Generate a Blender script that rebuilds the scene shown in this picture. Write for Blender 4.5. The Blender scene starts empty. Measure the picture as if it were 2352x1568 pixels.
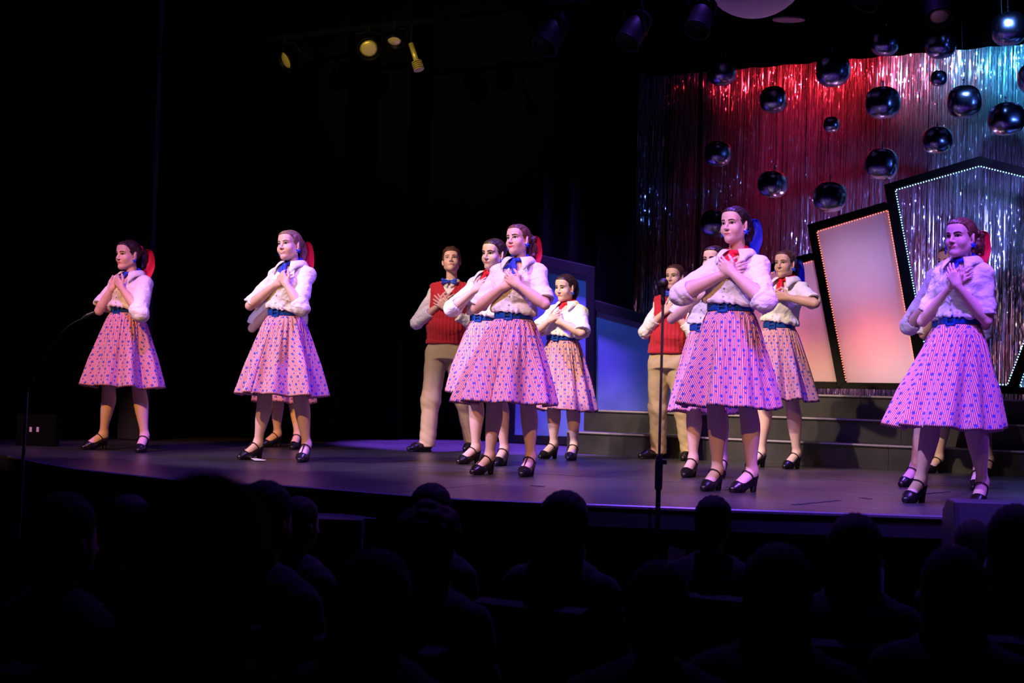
import bpy, bmesh, math, random
import numpy as np
import openvdb
from mathutils import Vector, Matrix

S = bpy.context.scene
COL = S.collection
rnd = random.Random(7)

# ------------------------------------------------------------------ camera
FPX, HC = 3267.0, 0.58                      # focal length in pixels, lens height above the stage floor
CAM = np.array([0.0, 0.0, HC])
PIT, ROL = math.atan(107 / FPX), math.atan(0.028)
FW = np.array([0, math.cos(PIT), math.sin(PIT)])
UP0 = np.array([0, -math.sin(PIT), math.cos(PIT)])
RT0 = np.array([1.0, 0, 0])
RT = math.cos(ROL) * RT0 + math.sin(ROL) * UP0
UP = -math.sin(ROL) * RT0 + math.cos(ROL) * UP0
cd = bpy.data.cameras.new('camera')
cd.sensor_width = 36.0
cd.lens = FPX * 36 / 2352
cd.clip_end = 200
cd.dof.use_dof = True
cd.dof.focus_distance = 9.2
cd.dof.aperture_fstop = 2.8
cam = bpy.data.objects.new('camera', cd)
COL.objects.link(cam)
m = Matrix.Identity(4)
for i in range(3):
    m[i][0], m[i][1], m[i][2], m[i][3] = RT[i], UP[i], -FW[i], CAM[i]
cam.matrix_world = m
S.camera = cam
S.view_settings.view_transform = 'Standard'
S.view_settings.look = 'None'
S.view_settings.gamma = 1.0
S.view_settings.use_curve_mapping = False
S.view_settings.exposure = 0.0

w = bpy.data.worlds.new('world')
S.world = w
w.use_nodes = True
w.node_tree.nodes['Background'].inputs[0].default_value = (0.002, 0.002, 0.004, 1)
w.node_tree.nodes['Background'].inputs[1].default_value = 0.3

TH = math.radians(29)                       # the stage is seen from house left
UA = np.array([math.cos(TH), -math.sin(TH), 0])
VA = np.array([math.sin(TH), math.cos(TH), 0])
ZA = np.array([0, 0, 1.0])
def ST(u, v, z=0.0):
    return u * UA + v * VA + z * ZA
def ray(px, py):
    return FW + (px - 1176) / FPX * RT - (py - 784) / FPX * UP
def J(px, py, d):
    return CAM + ray(px, py) * d
def G(px, py, z=0.0):
    r = ray(px, py)
    return CAM + r * ((z - HC) / r[2])
def onV(px, py, v):
    r = ray(px, py)
    return CAM + r * ((v - CAM @ VA) / (r @ VA))
def dep(p):
    return (np.asarray(p) - CAM) @ FW
def unit(v):
    v = np.asarray(v, float)
    return v / (np.linalg.norm(v) + 1e-12)

def spot(name, pos, target, color, watt, size=40, blend=0.4, radius=0.12):
    l = bpy.data.lights.new(name, 'SPOT')
    l.energy, l.color = watt, color
    l.spot_size, l.spot_blend, l.shadow_soft_size = math.radians(size), blend, radius
    o = bpy.data.objects.new(name, l)
    o.location = pos
    d = Vector(target) - Vector(pos)
    o.rotation_euler = d.to_track_quat('-Z', 'Y').to_euler()
    COL.objects.link(o)
    return o
# front of house: shuttered pools, pink-lavender from high, amber from lower, violet from steep above
def fp(px, py, d):
    r = FW + (px - 1176) / FPX * RT - (py - 784) / FPX * UP
    return CAM + r * d
PINKS = [(265, 830, 11.2, (0.34, 0.18, 1.0), 360), (650, 810, 10.4, (0.86, 0.66, 0.95), 1500), (1165, 830, 9.5, (0.80, 0.56, 1.0), 1350),
         (1675, 850, 8.5, (0.62, 0.44, 1.0), 1150), (2200, 820, 8.0, (0.28, 0.14, 1.0), 150)]
for px, py, d, c, wt in PINKS:
    t = fp(px, py, d)
    spot('lamp_pink', t + ST(-2.2, -5.8, 0) + ZA * 5.6, t, c, wt * 2.2, 20, 0.5, 0.06)
AMBS = [(270, 900, 11.2, (1.0, 0.44, 0.03), 1350), (650, 900, 10.4, (1.0, 0.50, 0.09), 900), (1165, 900, 9.5, (1.0, 0.46, 0.07), 800), (1675, 900, 8.5, (1.0, 0.46, 0.08), 700), (2200, 930, 8.0, (1.0, 0.50, 0.06), 60)]
for px, py, d, c, wt in AMBS:
    t = fp(px, py, d)
    spot('lamp_amber', t + ST(2.2, -9.0, 0) + ZA * 5.4, t, c, wt * 2.6, 13.0, 0.5, 0.06)
VIO = [(280, 900, 11.2, 1100), (650, 900, 10.4, 700), (1165, 900, 9.5, 1000), (1675, 900, 8.5, 1500), (2190, 900, 8.0, 1500)]
for px, py, d, wt in VIO:
    t = fp(px, py, d)
    spot('lamp_violet', t + ST(2.8, -3.4, 0) + ZA * 6.0, t, (0.34, 0.10, 1.0), wt * 1.2, 22, 0.7, 0.08)
# warm pools for the back row
BACK = [(1030, 760, 12.3, (1.0, 0.72, 0.62), 850), (1295, 840, 11.8, (1.0, 0.74, 0.56), 850), (1540, 830, 12.0, (1.0, 0.74, 0.46), 1300), (1800, 820, 11.3, (1.0, 0.72, 0.50), 1300), (2160, 850, 10.6, (1.0, 0.70, 0.60), 140)]
for px, py, d, c, wt in BACK:
    t = fp(px, py, d)
    spot('lamp_warm', t + ST(-1.2, -6.0, 0) + ZA * 5.2, t, c, wt * 1.9, 18, 0.6, 0.08)
t = fp(600, 735, 12.2)
spot('fill_lavender', t + ST(2.0, -6.0, 0) + ZA * 0.9, t, (0.92, 0.62, 0.95), 600, 7, 0.8, 0.08)  # added fill for the elbow behind the fair-haired woman
t = fp(2163, 600, 11.05)
spot('lamp_warm', t + ST(0.3, -6.7, 0) + ZA * 1.5, t, (1.0, 0.62, 0.55), 420, 5, 0.8, 0.08)  # added narrow fill on the half-hidden face at right
t = fp(1037, 610, 12.5)
spot('lamp_warm', t + ST(-0.6, -6.0, 0) + ZA * 3.9, t, (1.0, 0.64, 0.52), 1100, 8, 0.9, 0.08)  # added fill brightening the young man's face
# colour from above
spot('lamp_blue_back', ST(-6.8, 12.6, 6.2), ST(-6.9, 12.2, 0), (0.24, 0.07, 1.0), 16000, 30, 0.4, 0.10)
spot('lamp_blue_deck', ST(-3.5, 8.8, 6.5), ST(-3.8, 7.9, 0), (0.20, 0.07, 1.0), 2700, 85, 0.8, 0.10)
spot('lamp_blue_deck', ST(2.0, 8.0, 6.5), ST(1.8, 7.6, 0), (0.20, 0.07, 1.0), 1900, 70, 0.8, 0.10)
spot('lamp_blue_flats', ST(-5.6, 11.6, 4.6), ST(-6.2, 13.1, 0.6), (0.06, 0.22, 1.0), 560, 36, 0.8, 0.10)
spot('lamp_magenta_deck', ST(0.7, 9.0, 6.3), ST(0.5, 8.4, 0), (1.0, 0.06, 0.22), 1100, 30, 0.9, 0.10)
# tinsel wall: red and cyan rows behind the border drape, and washes from the front
for k in range(5):
    u = -5.4 + 0.55 * k
    spot('lamp_red_row', ST(u, 12.80, 3.98), ST(u + 0.05, 13.78, 3.70), (1.0, 0.025, 0.05), (0, 34, 75, 80, 80)[k] + 1, 66, 0.9, 0.03)
for k in range(4):
    u = -3.15 + 0.50 * k
    spot('lamp_cyan_row', ST(u, 12.80, 3.98), ST(u + 0.05, 13.78, 3.70), (0.06, 0.45, 1.0), 70 + 45 * k, 66, 0.9, 0.03)
for u, zt_, wt in ((-5.1, 2.0, 24), (-4.35, 2.8, 110), (-4.4, 1.5, 80), (-3.6, 1.5, 80)):
    spot('lamp_magenta_row', ST(u, 12.75, 4.1), ST(u, 13.78, zt_), (1.0, 0.02, 0.16), wt, 58, 0.9, 0.05)
spot('lamp_red_floor', ST(-3.35, 13.2, 0.75), ST(-3.3, 13.78, 1.5), (1.0, 0.02, 0.08), 90, 80, 0.9, 0.05)
spot('lamp_blue_wash', ST(-1.6, 9.4, 4.9), ST(-2.3, 13.75, 2.6), (0.16, 0.34, 1.0), 1300, 22, 0.9, 0.08)
spot('lamp_violet_wash', ST(-0.6, 10.8, 2.3), ST(-2.8, 13.75, 1.8), (0.18, 0.22, 1.0), 900, 46, 0.9, 0.08)
spot('lamp_blue_edge', ST(-1.2, 4.9, 6.6), ST(-1.4, 7.9, 0), (0.22, 0.08, 1.0), 3600, 34, 0.9, 0.10)
t = fp(1514, 860, 7.05)
spot('lamp_violet', t + ST(1.6, -2.6, 0) + ZA * 5.0, t, (0.36, 0.12, 1.0), 1000, 9, 0.8, 0.08)  # added narrow spot to brighten the microphone stand
spot('lamp_blue_side', ST(2.6, 9.6, 2.6), ST(-2.9, 12.3, 3.0), (0.10, 0.22, 1.0), 350, 13, 0.8, 0.15)
# added straw-coloured spot, source unseen, brightening the lamps on the top left pipe
spot('fill_straw', ST(-4.0, -1.0, 2.2), fp(780, 125, 11.8), (1.0, 0.76, 0.20), 2500, 10.5, 0.6, 0.05)

# ------------------------------------------------------------------ materials
class NT:
    def __init__(s, name):
        s.m = bpy.data.materials.new(name)
        s.m.use_nodes = True
        s.t = s.m.node_tree
        s.b = s.t.nodes['Principled BSDF']
    def n(s, typ, **kw):
        nd = s.t.nodes.new(typ)
        for k, v in kw.items():
            setattr(nd, k, v)
        return nd
    def put(s, sock, v):
        if hasattr(v, 'default_value') and hasattr(v, 'is_output'):
            s.t.links.new(v, sock)
        else:
            sock.default_value = v
    def mt(s, op, a, b=None, c=None):
        nd = s.n('ShaderNodeMath', operation=op)
        for i, v in enumerate((a, b, c)):
            if v is not None:
                s.put(nd.inputs[i], v)
        return nd.outputs[0]
    def mix(s, f, a, b):
        nd = s.n('ShaderNodeMix', data_type='RGBA')
        s.put(nd.inputs[0], f)
        s.put(nd.inputs[6], a if not isinstance(a, tuple) else (*a[:3], 1))
        s.put(nd.inputs[7], b if not isinstance(b, tuple) else (*b[:3], 1))
        return nd.outputs[2]
    def noise(s, scale, detail=2, vec=None, rough=0.5):
        nd = s.n('ShaderNodeTexNoise')
        nd.inputs['Scale'].default_value = scale
        nd.inputs['Detail'].default_value = detail
        nd.inputs['Roughness'].default_value = rough
        if vec is not None:
            s.t.links.new(vec, nd.inputs['Vector'])
        return nd.outputs[0]
    def obj(s):
        return s.n('ShaderNodeTexCoord').outputs['Object']
    def scaled(s, sc):
        mp = s.n('ShaderNodeMapping')
        s.t.links.new(s.obj(), mp.inputs[0])
        mp.inputs['Scale'].default_value = sc
        return mp.outputs[0]
    def bump(s, h, strength=0.3, dist=0.002):
        nd = s.n('ShaderNodeBump')
        nd.inputs['Strength'].default_value = strength
        nd.inputs['Distance'].default_value = dist
        s.t.links.new(h, nd.inputs['Height'])
        s.t.links.new(nd.outputs[0], s.b.inputs['Normal'])
    def ramp(s, f, lo, hi):
        nd = s.n('ShaderNodeMapRange')
        s.put(nd.inputs[0], f)
        nd.inputs[1].default_value, nd.inputs[2].default_value = lo, hi
        return nd.outputs[0]

def M(name, col, rough=0.6, metal=0.0, var=0.0, vscale=8.0, bump=0.0, bscale=60.0, emit=None, spec=0.5, stretch=None, sheen=0.0):
    t = NT(name)
    b = t.b
    b.inputs['Base Color'].default_value = (*col, 1)
    b.inputs['Roughness'].default_value = rough
    b.inputs['Metallic'].default_value = metal
    b.inputs['Specular IOR Level'].default_value = spec
    if sheen:
        b.inputs['Sheen Weight'].default_value = sheen
    vec = t.scaled(stretch) if stretch else t.obj()
    if var:
        n = t.noise(vscale, 3, vec)
        a = tuple(max(0, c * (1 - var)) for c in col)
        c2 = tuple(min(1, c * (1 + var)) for c in col)
        t.t.links.new(t.mix(t.ramp(n, 0.3, 0.7), a, c2), b.inputs['Base Color'])
    if bump:
        t.bump(t.noise(bscale, 3, vec), bump)
    if emit:
        b.inputs['Emission Color'].default_value = (*emit[0], 1)
        b.inputs['Emission Strength'].default_value = emit[1]
    return t.m

# ------------------------------------------------------------------ mesh helpers
def link(name, me, mats=None, parent=None, loc=None, smooth=False):
    if mats is not None:
        for x in (mats if isinstance(mats, (list, tuple)) else [mats]):
            me.materials.append(x)
    if smooth and len(me.polygons):
        me.polygons.foreach_set('use_smooth', np.ones(len(me.polygons), bool))
    o = bpy.data.objects.new(name, me)
    COL.objects.link(o)
    if parent is not None:
        o.parent = parent
    if loc is not None:
        o.location = loc
    return o
def tag(o, label=None, cat=None, group=None, kind=None):
    if label: o['label'] = label
    if cat: o['category'] = cat
    if group: o['group'] = group
    if kind: o['kind'] = kind
    return o
def empty(name, loc=(0, 0, 0)):
    o = bpy.data.objects.new(name, None)
    o.empty_display_size = 0.1
    o.location = loc
    COL.objects.link(o)
    return o
def mesh_arr(name, pts, quads=None, tris=None):
    me = bpy.data.meshes.new(name)
    nq = 0 if quads is None else len(quads)
    nt = 0 if tris is None else len(tris)
    me.vertices.add(len(pts))
    me.vertices.foreach_set('co', np.asarray(pts, np.float32).ravel())
    me.loops.add(nq * 4 + nt * 3)
    idx = []
    if nq: idx.append(np.asarray(quads).ravel())
    if nt: idx.append(np.asarray(tris).ravel())
    me.loops.foreach_set('vertex_index', np.concatenate(idx).astype(np.int32))
    me.polygons.add(nq + nt)
    st = np.concatenate([np.arange(nq) * 4, nq * 4 + np.arange(nt) * 3]).astype(np.int32)
    me.polygons.foreach_set('loop_start', st)
    me.update(calc_edges=True)
    me.validate()
    return me
class MB:
    """collects simple solids into one mesh"""
    def __init__(s):
        s.v, s.f, s.mi = [], [], []
    def poly(s, vs, fs, mi=0):
        o = len(s.v)
        s.v += [tuple(float(c) for c in p) for p in vs]
        s.f += [tuple(i + o for i in f) for f in fs]
        s.mi += [mi] * len(fs)
        return s
    def box(s, c, ax, half, mi=0):
        c = np.asarray(c, float)
        a = [np.asarray(ax[i], float) * half[i] for i in range(3)]
        vs = [c + sx * a[0] + sy * a[1] + sz * a[2] for sz in (-1, 1) for sy in (-1, 1) for sx in (-1, 1)]
        return s.poly(vs, [(0, 2, 3, 1), (4, 5, 7, 6), (0, 1, 5, 4), (2, 6, 7, 3), (0, 4, 6, 2), (1, 3, 7, 5)], mi)
    def prism(s, poly, ext, mi=0):
        """poly: list of 3d points (front face), extruded by vector ext"""
        n = len(poly)
        a = [np.asarray(p, float) for p in poly]
        b = [p + np.asarray(ext, float) for p in a]
        fs = [tuple(range(n)), tuple(range(2 * n - 1, n - 1, -1))]
        fs += [(i, i + n, (i + 1) % n + n, (i + 1) % n) for i in range(n)]
        return s.poly(a + b, fs, mi)
    def tube(s, pts, rad, seg=10, cap=True, mi=0, flat=None):
        pts = [np.asarray(p, float) for p in pts]
        n = len(pts)
        rad = [rad] * n if np.isscalar(rad) else rad
        vs, fs = [], []
        ref = None
        for i, p in enumerate(pts):
            t = unit(pts[min(i + 1, n - 1)] - pts[max(i - 1, 0)])
            if ref is None:
                ref = np.array([0, 0, 1.0]) if abs(t[2]) < 0.9 else np.array([1.0, 0, 0])
                if flat is not None: ref = np.asarray(flat[0], float)
            a = unit(ref - t * (ref @ t))
            b = np.cross(t, a)
            ref = a
            fa = flat[1] if flat is not None else 1.0
            for k in range(seg):
                g = 2 * math.pi * k / seg
                vs.append(p + rad[i] * (fa * math.cos(g) * a + math.sin(g) * b))
        for i in range(n - 1):
            for k in range(seg):
                k2 = (k + 1) % seg
                fs.append((i * seg + k, i * seg + k2, (i + 1) * seg + k2, (i + 1) * seg + k))
        if cap:
            fs.append(tuple(range(seg - 1, -1, -1)))
            fs.append(tuple((n - 1) * seg + k for k in range(seg)))
        return s.poly(vs, fs, mi)
    def lathe(s, prof, c=(0, 0, 0), ax=(0, 0, 1), seg=20, mi=0):
        """prof: (radius, height) pairs along ax"""
        ax = unit(ax)
        r = unit(np.cross(ax, [1, 0, 0] if abs(ax[0]) < 0.8 else [0, 1, 0]))
        q = np.cross(ax, r)
        vs, fs = [], []
        for (R, h) in prof:
            for k in range(seg):
                g = 2 * math.pi * k / seg
                vs.append(np.asarray(c) + ax * h + max(R, 1e-5) * (math.cos(g) * r + math.sin(g) * q))
        for i in range(len(prof) - 1):
            for k in range(seg):
                k2 = (k + 1) % seg
                fs.append((i * seg + k, i * seg + k2, (i + 1) * seg + k2, (i + 1) * seg + k))
        if prof[0][0] > 1e-4: fs.append(tuple(range(seg - 1, -1, -1)))
        if prof[-1][0] > 1e-4: fs.append(tuple((len(prof) - 1) * seg + k for k in range(seg)))
        return s.poly(vs, fs, mi)
    def sphere(s, c, r, seg=10, rings=6, mi=0):
        pr = [(r * math.sin(math.pi * i / rings), -r * math.cos(math.pi * i / rings)) for i in range(rings + 1)]
        return s.lathe(pr, c, (0, 0, 1), seg, mi)
    def mesh(s, name):
        me = bpy.data.meshes.new(name)
        me.from_pydata(s.v, [], s.f)
        if any(s.mi):
            me.polygons.foreach_set('material_index', s.mi)
        me.update()
        bm = bmesh.new()
        bm.from_mesh(me)
        bmesh.ops.recalc_face_normals(bm, faces=bm.faces)
        bm.to_mesh(me)
        bm.free()
        return me
    def build(s, name, mats, parent=None, loc=None, smooth=False, bevel=0.0):
        o = link(name, s.mesh(name), mats, parent, loc, smooth)
        if bevel:
            md = o.modifiers.new('bevel', 'BEVEL')
            md.width, md.segments, md.limit_method = bevel, 2, 'ANGLE'
        return o

# ------------------------------------------------------------------ distance fields -> one continuous skin
def smin(a, b, k):
    if k <= 0:
        return np.minimum(a, b)
    h = np.maximum(k - np.abs(a - b), 0) / k
    return np.minimum(a, b) - h * h * (k * 0.25)
def fcone(a, b, ra, rb, flat=None):
    a, b = np.asarray(a, float), np.asarray(b, float)
    if flat is not None:
        n, sc = unit(flat[0]), flat[1]
    def f(X, Y, Z):
        px, py, pz = X - a[0], Y - a[1], Z - a[2]
        q = b - a
        if flat is not None:
            t = (px * n[0] + py * n[1] + pz * n[2]) * (sc - 1)
            px, py, pz = px + n[0] * t, py + n[1] * t, pz + n[2] * t
            q = q + n * ((q @ n) * (sc - 1))
        L2 = q @ q + 1e-12
        t = np.clip((px * q[0] + py * q[1] + pz * q[2]) / L2, 0, 1)
        return np.sqrt((px - t * q[0])**2 + (py - t * q[1])**2 + (pz - t * q[2])**2) - (ra + t * (rb - ra))
    r = max(ra, rb)
    return f, np.minimum(a, b) - r, np.maximum(a, b) + r
def fell(c, r, R=None):
    c = np.asarray(c, float)
    R = np.eye(3) if R is None else np.asarray(R, float)     # rows: local axes
    def f(X, Y, Z):
        px, py, pz = X - c[0], Y - c[1], Z - c[2]
        l = [(px * R[i][0] + py * R[i][1] + pz * R[i][2]) / r[i] for i in range(3)]
        k0 = np.sqrt(l[0]**2 + l[1]**2 + l[2]**2)
        k1 = np.sqrt((l[0] / r[0])**2 + (l[1] / r[1])**2 + (l[2] / r[2])**2) + 1e-9
        return k0 * (k0 - 1) / k1
    e = np.sqrt(sum((R[i] * r[i])**2 for i in range(3)))
    return f, c - e, c + e
class Vox:
    def __init__(s, lo, hi, h):
        s.lo, s.h = np.asarray(lo, float), h
        s.n = np.ceil((np.asarray(hi, float) - s.lo) / h).astype(int) + 1
        s.d = np.full(s.n, 1.0, np.float32)
        s.ax = [(s.lo[i] + h * np.arange(s.n[i])).astype(np.float32) for i in range(3)]
    def blk(s, lo, hi):
        a = [int(np.clip(math.floor((lo[i] - s.lo[i]) / s.h), 0, s.n[i])) for i in range(3)]
        b = [int(np.clip(math.ceil((hi[i] - s.lo[i]) / s.h) + 1, 0, s.n[i])) for i in range(3)]
        sl = tuple(slice(a[i], b[i]) for i in range(3))
        return sl, s.ax[0][sl[0]][:, None, None], s.ax[1][sl[1]][None, :, None], s.ax[2][sl[2]][None, None, :]
    def put(s, prim, k=0.0, mode='+'):
        f, lo, hi = prim
        pad = max(k, 0) + 3.2 * s.h
        sl, X, Y, Z = s.blk(lo - pad, hi + pad)
        cur = s.d[sl]
        if cur.size == 0: return
        d = f(X, Y, Z).astype(np.float32)
        s.d[sl] = smin(cur, d, k) if mode == '+' else -smin(-cur, d, k)
    def cone(s, a, b, ra, rb, k=0.02, flat=None, mode='+'):
        s.put(fcone(a, b, ra, rb, flat), k, mode)
    def chain(s, pts, rads, n=5, k=0.02):
        pts = [np.asarray(p, float) for p in pts]
        P = [2 * pts[0] - pts[1]] + pts + [2 * pts[-1] - pts[-2]]
        Rr = [rads[0]] + list(rads) + [rads[-1]]
        sub = []
        for i in range(1, len(P) - 2):
            for j in range(n):
                t = j / n
                c = [-.5*t**3 + t*t - .5*t, 1.5*t**3 - 2.5*t*t + 1, -1.5*t**3 + 2*t*t + .5*t, .5*t**3 - .5*t*t]
                sub.append((sum(c[q] * P[i - 1 + q] for q in range(4)), sum(c[q] * Rr[i - 1 + q] for q in range(4))))
        sub.append((pts[-1], rads[-1]))
        lo = np.min([p - r for p, r in sub], axis=0); hi = np.max([p + r for p, r in sub], axis=0)
        fs = [fcone(sub[i][0], sub[i + 1][0], sub[i][1], sub[i + 1][1])[0] for i in range(len(sub) - 1)]
        def f(X, Y, Z):
            d = fs[0](X, Y, Z)
            for g in fs[1:]:
                d = np.minimum(d, g(X, Y, Z))
            return d
        s.put((f, lo, hi), k)
    def ell(s, c, r, R=None, k=0.02, mode='+'):
        s.put(fell(c, r, R), k, mode)
    def at(s, P):
        q = (np.asarray(P, float) - s.lo) / s.h
        i = np.clip(np.floor(q).astype(int), 0, s.n - 2)
        t = q - i
        r = 0
        for dx in (0, 1):
            for dy in (0, 1):
                for dz in (0, 1):
                    w_ = (t[..., 0] if dx else 1 - t[..., 0]) * (t[..., 1] if dy else 1 - t[..., 1]) * (t[..., 2] if dz else 1 - t[..., 2])
                    r = r + w_ * s.d[i[..., 0] + dx, i[..., 1] + dy, i[..., 2] + dz]
        return r
    def mesh(s, name, adapt=0.0):
        g = openvdb.FloatGrid(3 * s.h)
        g.copyFromArray(np.clip(s.d, -3 * s.h, 3 * s.h))
        p, t, q = g.convertToPolygons(0.0, adapt)
        p = np.asarray(p, float) * s.h + s.lo
        return p, np.asarray(t, int).reshape(-1, 3)[:, ::-1], np.asarray(q, int).reshape(-1, 4)[:, ::-1]
def vnormals(p, t, q):
    n = np.zeros_like(p)
    for F_ in (t, q):
        if len(F_):
            a = np.cross(p[F_[:, 1]] - p[F_[:, 0]], p[F_[:, 2]] - p[F_[:, 0]])
            if F_.shape[1] == 4:
                a = a + np.cross(p[F_[:, 2]] - p[F_[:, 0]], p[F_[:, 3]] - p[F_[:, 0]])
            for k in range(F_.shape[1]):
                for c in range(3):
                    n[:, c] += np.bincount(F_[:, k], a[:, c], len(p))
    return n / (np.linalg.norm(n, axis=1, keepdims=True) + 1e-12)
def decimated(me, ratio):
    o = bpy.data.objects.new('tmp', me)
    COL.objects.link(o)
    md = o.modifiers.new('d', 'DECIMATE')
    md.ratio = ratio
    dg = bpy.context.evaluated_depsgraph_get()
    r = bpy.data.meshes.new_from_object(o.evaluated_get(dg))
    bpy.data.objects.remove(o)
    bpy.data.meshes.remove(me)
    return r
# ------------------------------------------------------------------ room, stage and masking
BLK = M('black_paint', (0.012, 0.012, 0.013), 0.55, var=0.3, vscale=3)
VEL = M('black_velour', (0.0022, 0.0022, 0.0026), 0.95, spec=0.05)
DARK = M('auditorium_dark', (0.012, 0.011, 0.012), 0.9, spec=0.1)
AX = (UA, VA, ZA)
def uz(px, py, v):
    p = onV(px, py, v)
    return p @ UA, p[2]
FLZ = -1.10
def slab(name, u0, u1, v0, v1, z0, z1, mat):
    b = MB()
    b.box(ST((u0 + u1) / 2, (v0 + v1) / 2, (z0 + z1) / 2), AX, ((u1 - u0) / 2, (v1 - v0) / 2, (z1 - z0) / 2))
    o = b.build(name, mat)
    o['kind'] = 'structure'
    return o
slab('floor', -13, 12, -9, 17, FLZ - 0.1, FLZ, DARK)
slab('floor', -13, 12, -9, 2.6, FLZ + 0.0005, FLZ + 0.30, DARK)
slab('ceiling', -13, 12, -9, 17, 8.0, 8.1, DARK)
slab('wall_back', -13, 12, 17, 17.1, FLZ, 8.0, DARK)
slab('wall_front', -13, 12, -9.1, -9, FLZ, 8.0, DARK)
slab('wall_left', -13.1, -13, -9, 17, FLZ, 8.0, DARK)
slab('wall_right', 12, 12.1, -9, 17, FLZ, 8.0, DARK)

# stage deck: a carcass with sheets of painted hardboard laid on it, each sheet a piece
edge_px = [(2900, 1211), (2180, 1185), (1620, 1167), (1090, 1146.5), (1041, 1144), (944, 1137), (796, 1125), (653, 1114), (459, 1105), (316, 1091), (179, 1076), (95, 1062), (20, 1046)]
edge = [G(*q) for q in edge_px]
edge_uv = [(p @ UA, p @ VA) for p in edge]
outline = edge_uv + [(-12.8, edge_uv[-1][1] + 0.6), (-12.8, 16.9), (7.5, 16.9), (7.5, edge_uv[0][1])]
outline = [(min(max(u, -12.8), 7.5), v) for u, v in outline]
stage = MB().prism([ST(u, v, -0.014) for u, v in outline], ZA * -0.10).build('stage', M('stage_fascia', (0.008, 0.009, 0.016), 0.6, var=0.3, vscale=5))
stage['kind'] = 'structure'
def deck_mat():
    t = NT('stage_deck_paint')
    b = t.b
    n1 = t.noise(0.9, 4, t.obj())
    n2 = t.noise(1.0, 4, t.scaled((5.0, 26.0, 1.0)), 0.7)
    c = t.mix(t.ramp(n1, 0.3, 0.75), (0.020, 0.019, 0.021), (0.042, 0.039, 0.041))
    c = t.mix(t.mt('MULTIPLY', t.ramp(n2, 0.55, 0.85), 0.5), c, (0.075, 0.068, 0.07))
    t.t.links.new(c, b.inputs['Base Color'])
    r = t.mt('ADD', t.mt('MULTIPLY', n2, 0.20), 0.25)
    t.t.links.new(r, b.inputs['Roughness'])
    b.inputs['Specular IOR Level'].default_value = 0.55
    t.bump(n2, 0.12, 0.003)
    return t.m
DECK = deck_mat()
def clip_rect(poly, u0, u1, v0, v1):
    for ax, lim, sg in ((0, u0, 1), (0, u1, -1), (1, v0, 1), (1, v1, -1)):
        out = []
        for i in range(len(poly)):
            a, b = poly[i], poly[(i + 1) % len(poly)]
            da, db = sg * (a[ax] - lim), sg * (b[ax] - lim)
            if da >= 0: out.append(a)
            if (da >= 0) != (db >= 0):
                t = da / (da - db)
                out.append((a[0] + t * (b[0] - a[0]), a[1] + t * (b[1] - a[1])))
        poly = out
        if len(poly) < 3: return []
    return poly
v = 5.0
row = 0
while v < 16.9:
    u = -12.8 - (row % 2) * 1.22
    while u < 7.5:
        pl = clip_rect(outline, u + 0.002, u + 2.438, v + 0.002, v + 1.218)
        if pl and abs(sum(pl[i][0] * pl[(i + 1) % len(pl)][1] - pl[(i + 1) % len(pl)][0] * pl[i][1] for i in range(len(pl)))) > 0.02:
            dz = rnd.uniform(-0.0012, 0)
            MB().prism([ST(a, b, dz) for a, b in pl], ZA * -0.013).build('floor_panel', DECK, stage)
        u += 2.44
    v += 1.22
    row += 1
# nosing along the front edge
nose = M('edge_strip', (0.10, 0.095, 0.12), 0.35, spec=0.6)
tr = MB().tube([p + np.array([0, -0.004, -0.010]) for p in edge], 0.011, 6).build('trim_1', nose)
tr['kind'] = 'structure'
# legs and kick boards under the deck
for i, px in enumerate((640, 870, 1100, 1330, 1560, 1790, 2020, 2250)):
    k = np.interp(px, [q[0] for q in edge_px[::-1]], [q[1] for q in edge_px[::-1]])
    p = G(px, k) + np.array([0.0, 0.10, 0])
    MB().box((p[0], p[1], (FLZ - 0.114) / 2), np.eye(3), (0.045, 0.045, (-0.114 - FLZ) / 2)).build('stage_leg', M('stage_timber', (0.006, 0.006, 0.010), 0.8) if 'stage_timber' not in bpy.data.materials else bpy.data.materials['stage_timber'], stage)
kb = [(u, v + 0.45) for u, v in edge_uv if u > -9]
for i in range(len(kb) - 1):
    a, b_ = ST(*kb[i], 0), ST(*kb[i + 1], 0)
    MB().prism([a + ZA * FLZ, b_ + ZA * FLZ, b_ - ZA * 0.115, a - ZA * 0.115], VA * 0.02).build('kick_board', VEL, stage)

# pleated drapes
def drape(name, u0, u1, v, z0, z1, pleat=0.16, depth=0.05, mat=VEL, seed=1, label=None, lean=0.0):
    r = np.random.RandomState(seed)
    n = int((u1 - u0) / 0.025)
    nz = 6
    vs, fs = [], []
    ph = np.cumsum(r.uniform(0.6, 1.4, n)) * 0.025 / pleat * 2 * math.pi
    for j in range(nz + 1):
        z = z0 + (z1 - z0) * j / nz
        am = depth * (1.15 - 0.5 * j / nz)
        for i in range(n):
            vs.append(ST(u0 + (u1 - u0) * i / (n - 1), v + am * math.sin(ph[i]) + 0.3 * am * math.sin(2.3 * ph[i] + j * 0.2), z))
    for j in range(nz):
        for i in range(n - 1):
            fs.append((j * n + i, j * n + i + 1, (j + 1) * n + i + 1, (j + 1) * n + i))
    me = bpy.data.meshes.new(name)
    me.from_pydata([tuple(q) for q in vs], [], fs)
    o = link(name, me, mat, None, None, True)
    md = o.modifiers.new('solid', 'SOLIDIFY'); md.thickness = 0.006
    tag(o, label, 'curtain', 'black stage drapes')
    return o
VB = 13.35
uR = uz(1463, 500, VB)[0]
drape('stage_curtain', -13 + 0.2, uR, VB, 0.005, 6.6, 0.34, 0.06, seed=3, label='wide black drape across the back, left of the glittering tinsel curtain')
uL = uz(775, 900, 11.4)[0]
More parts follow.
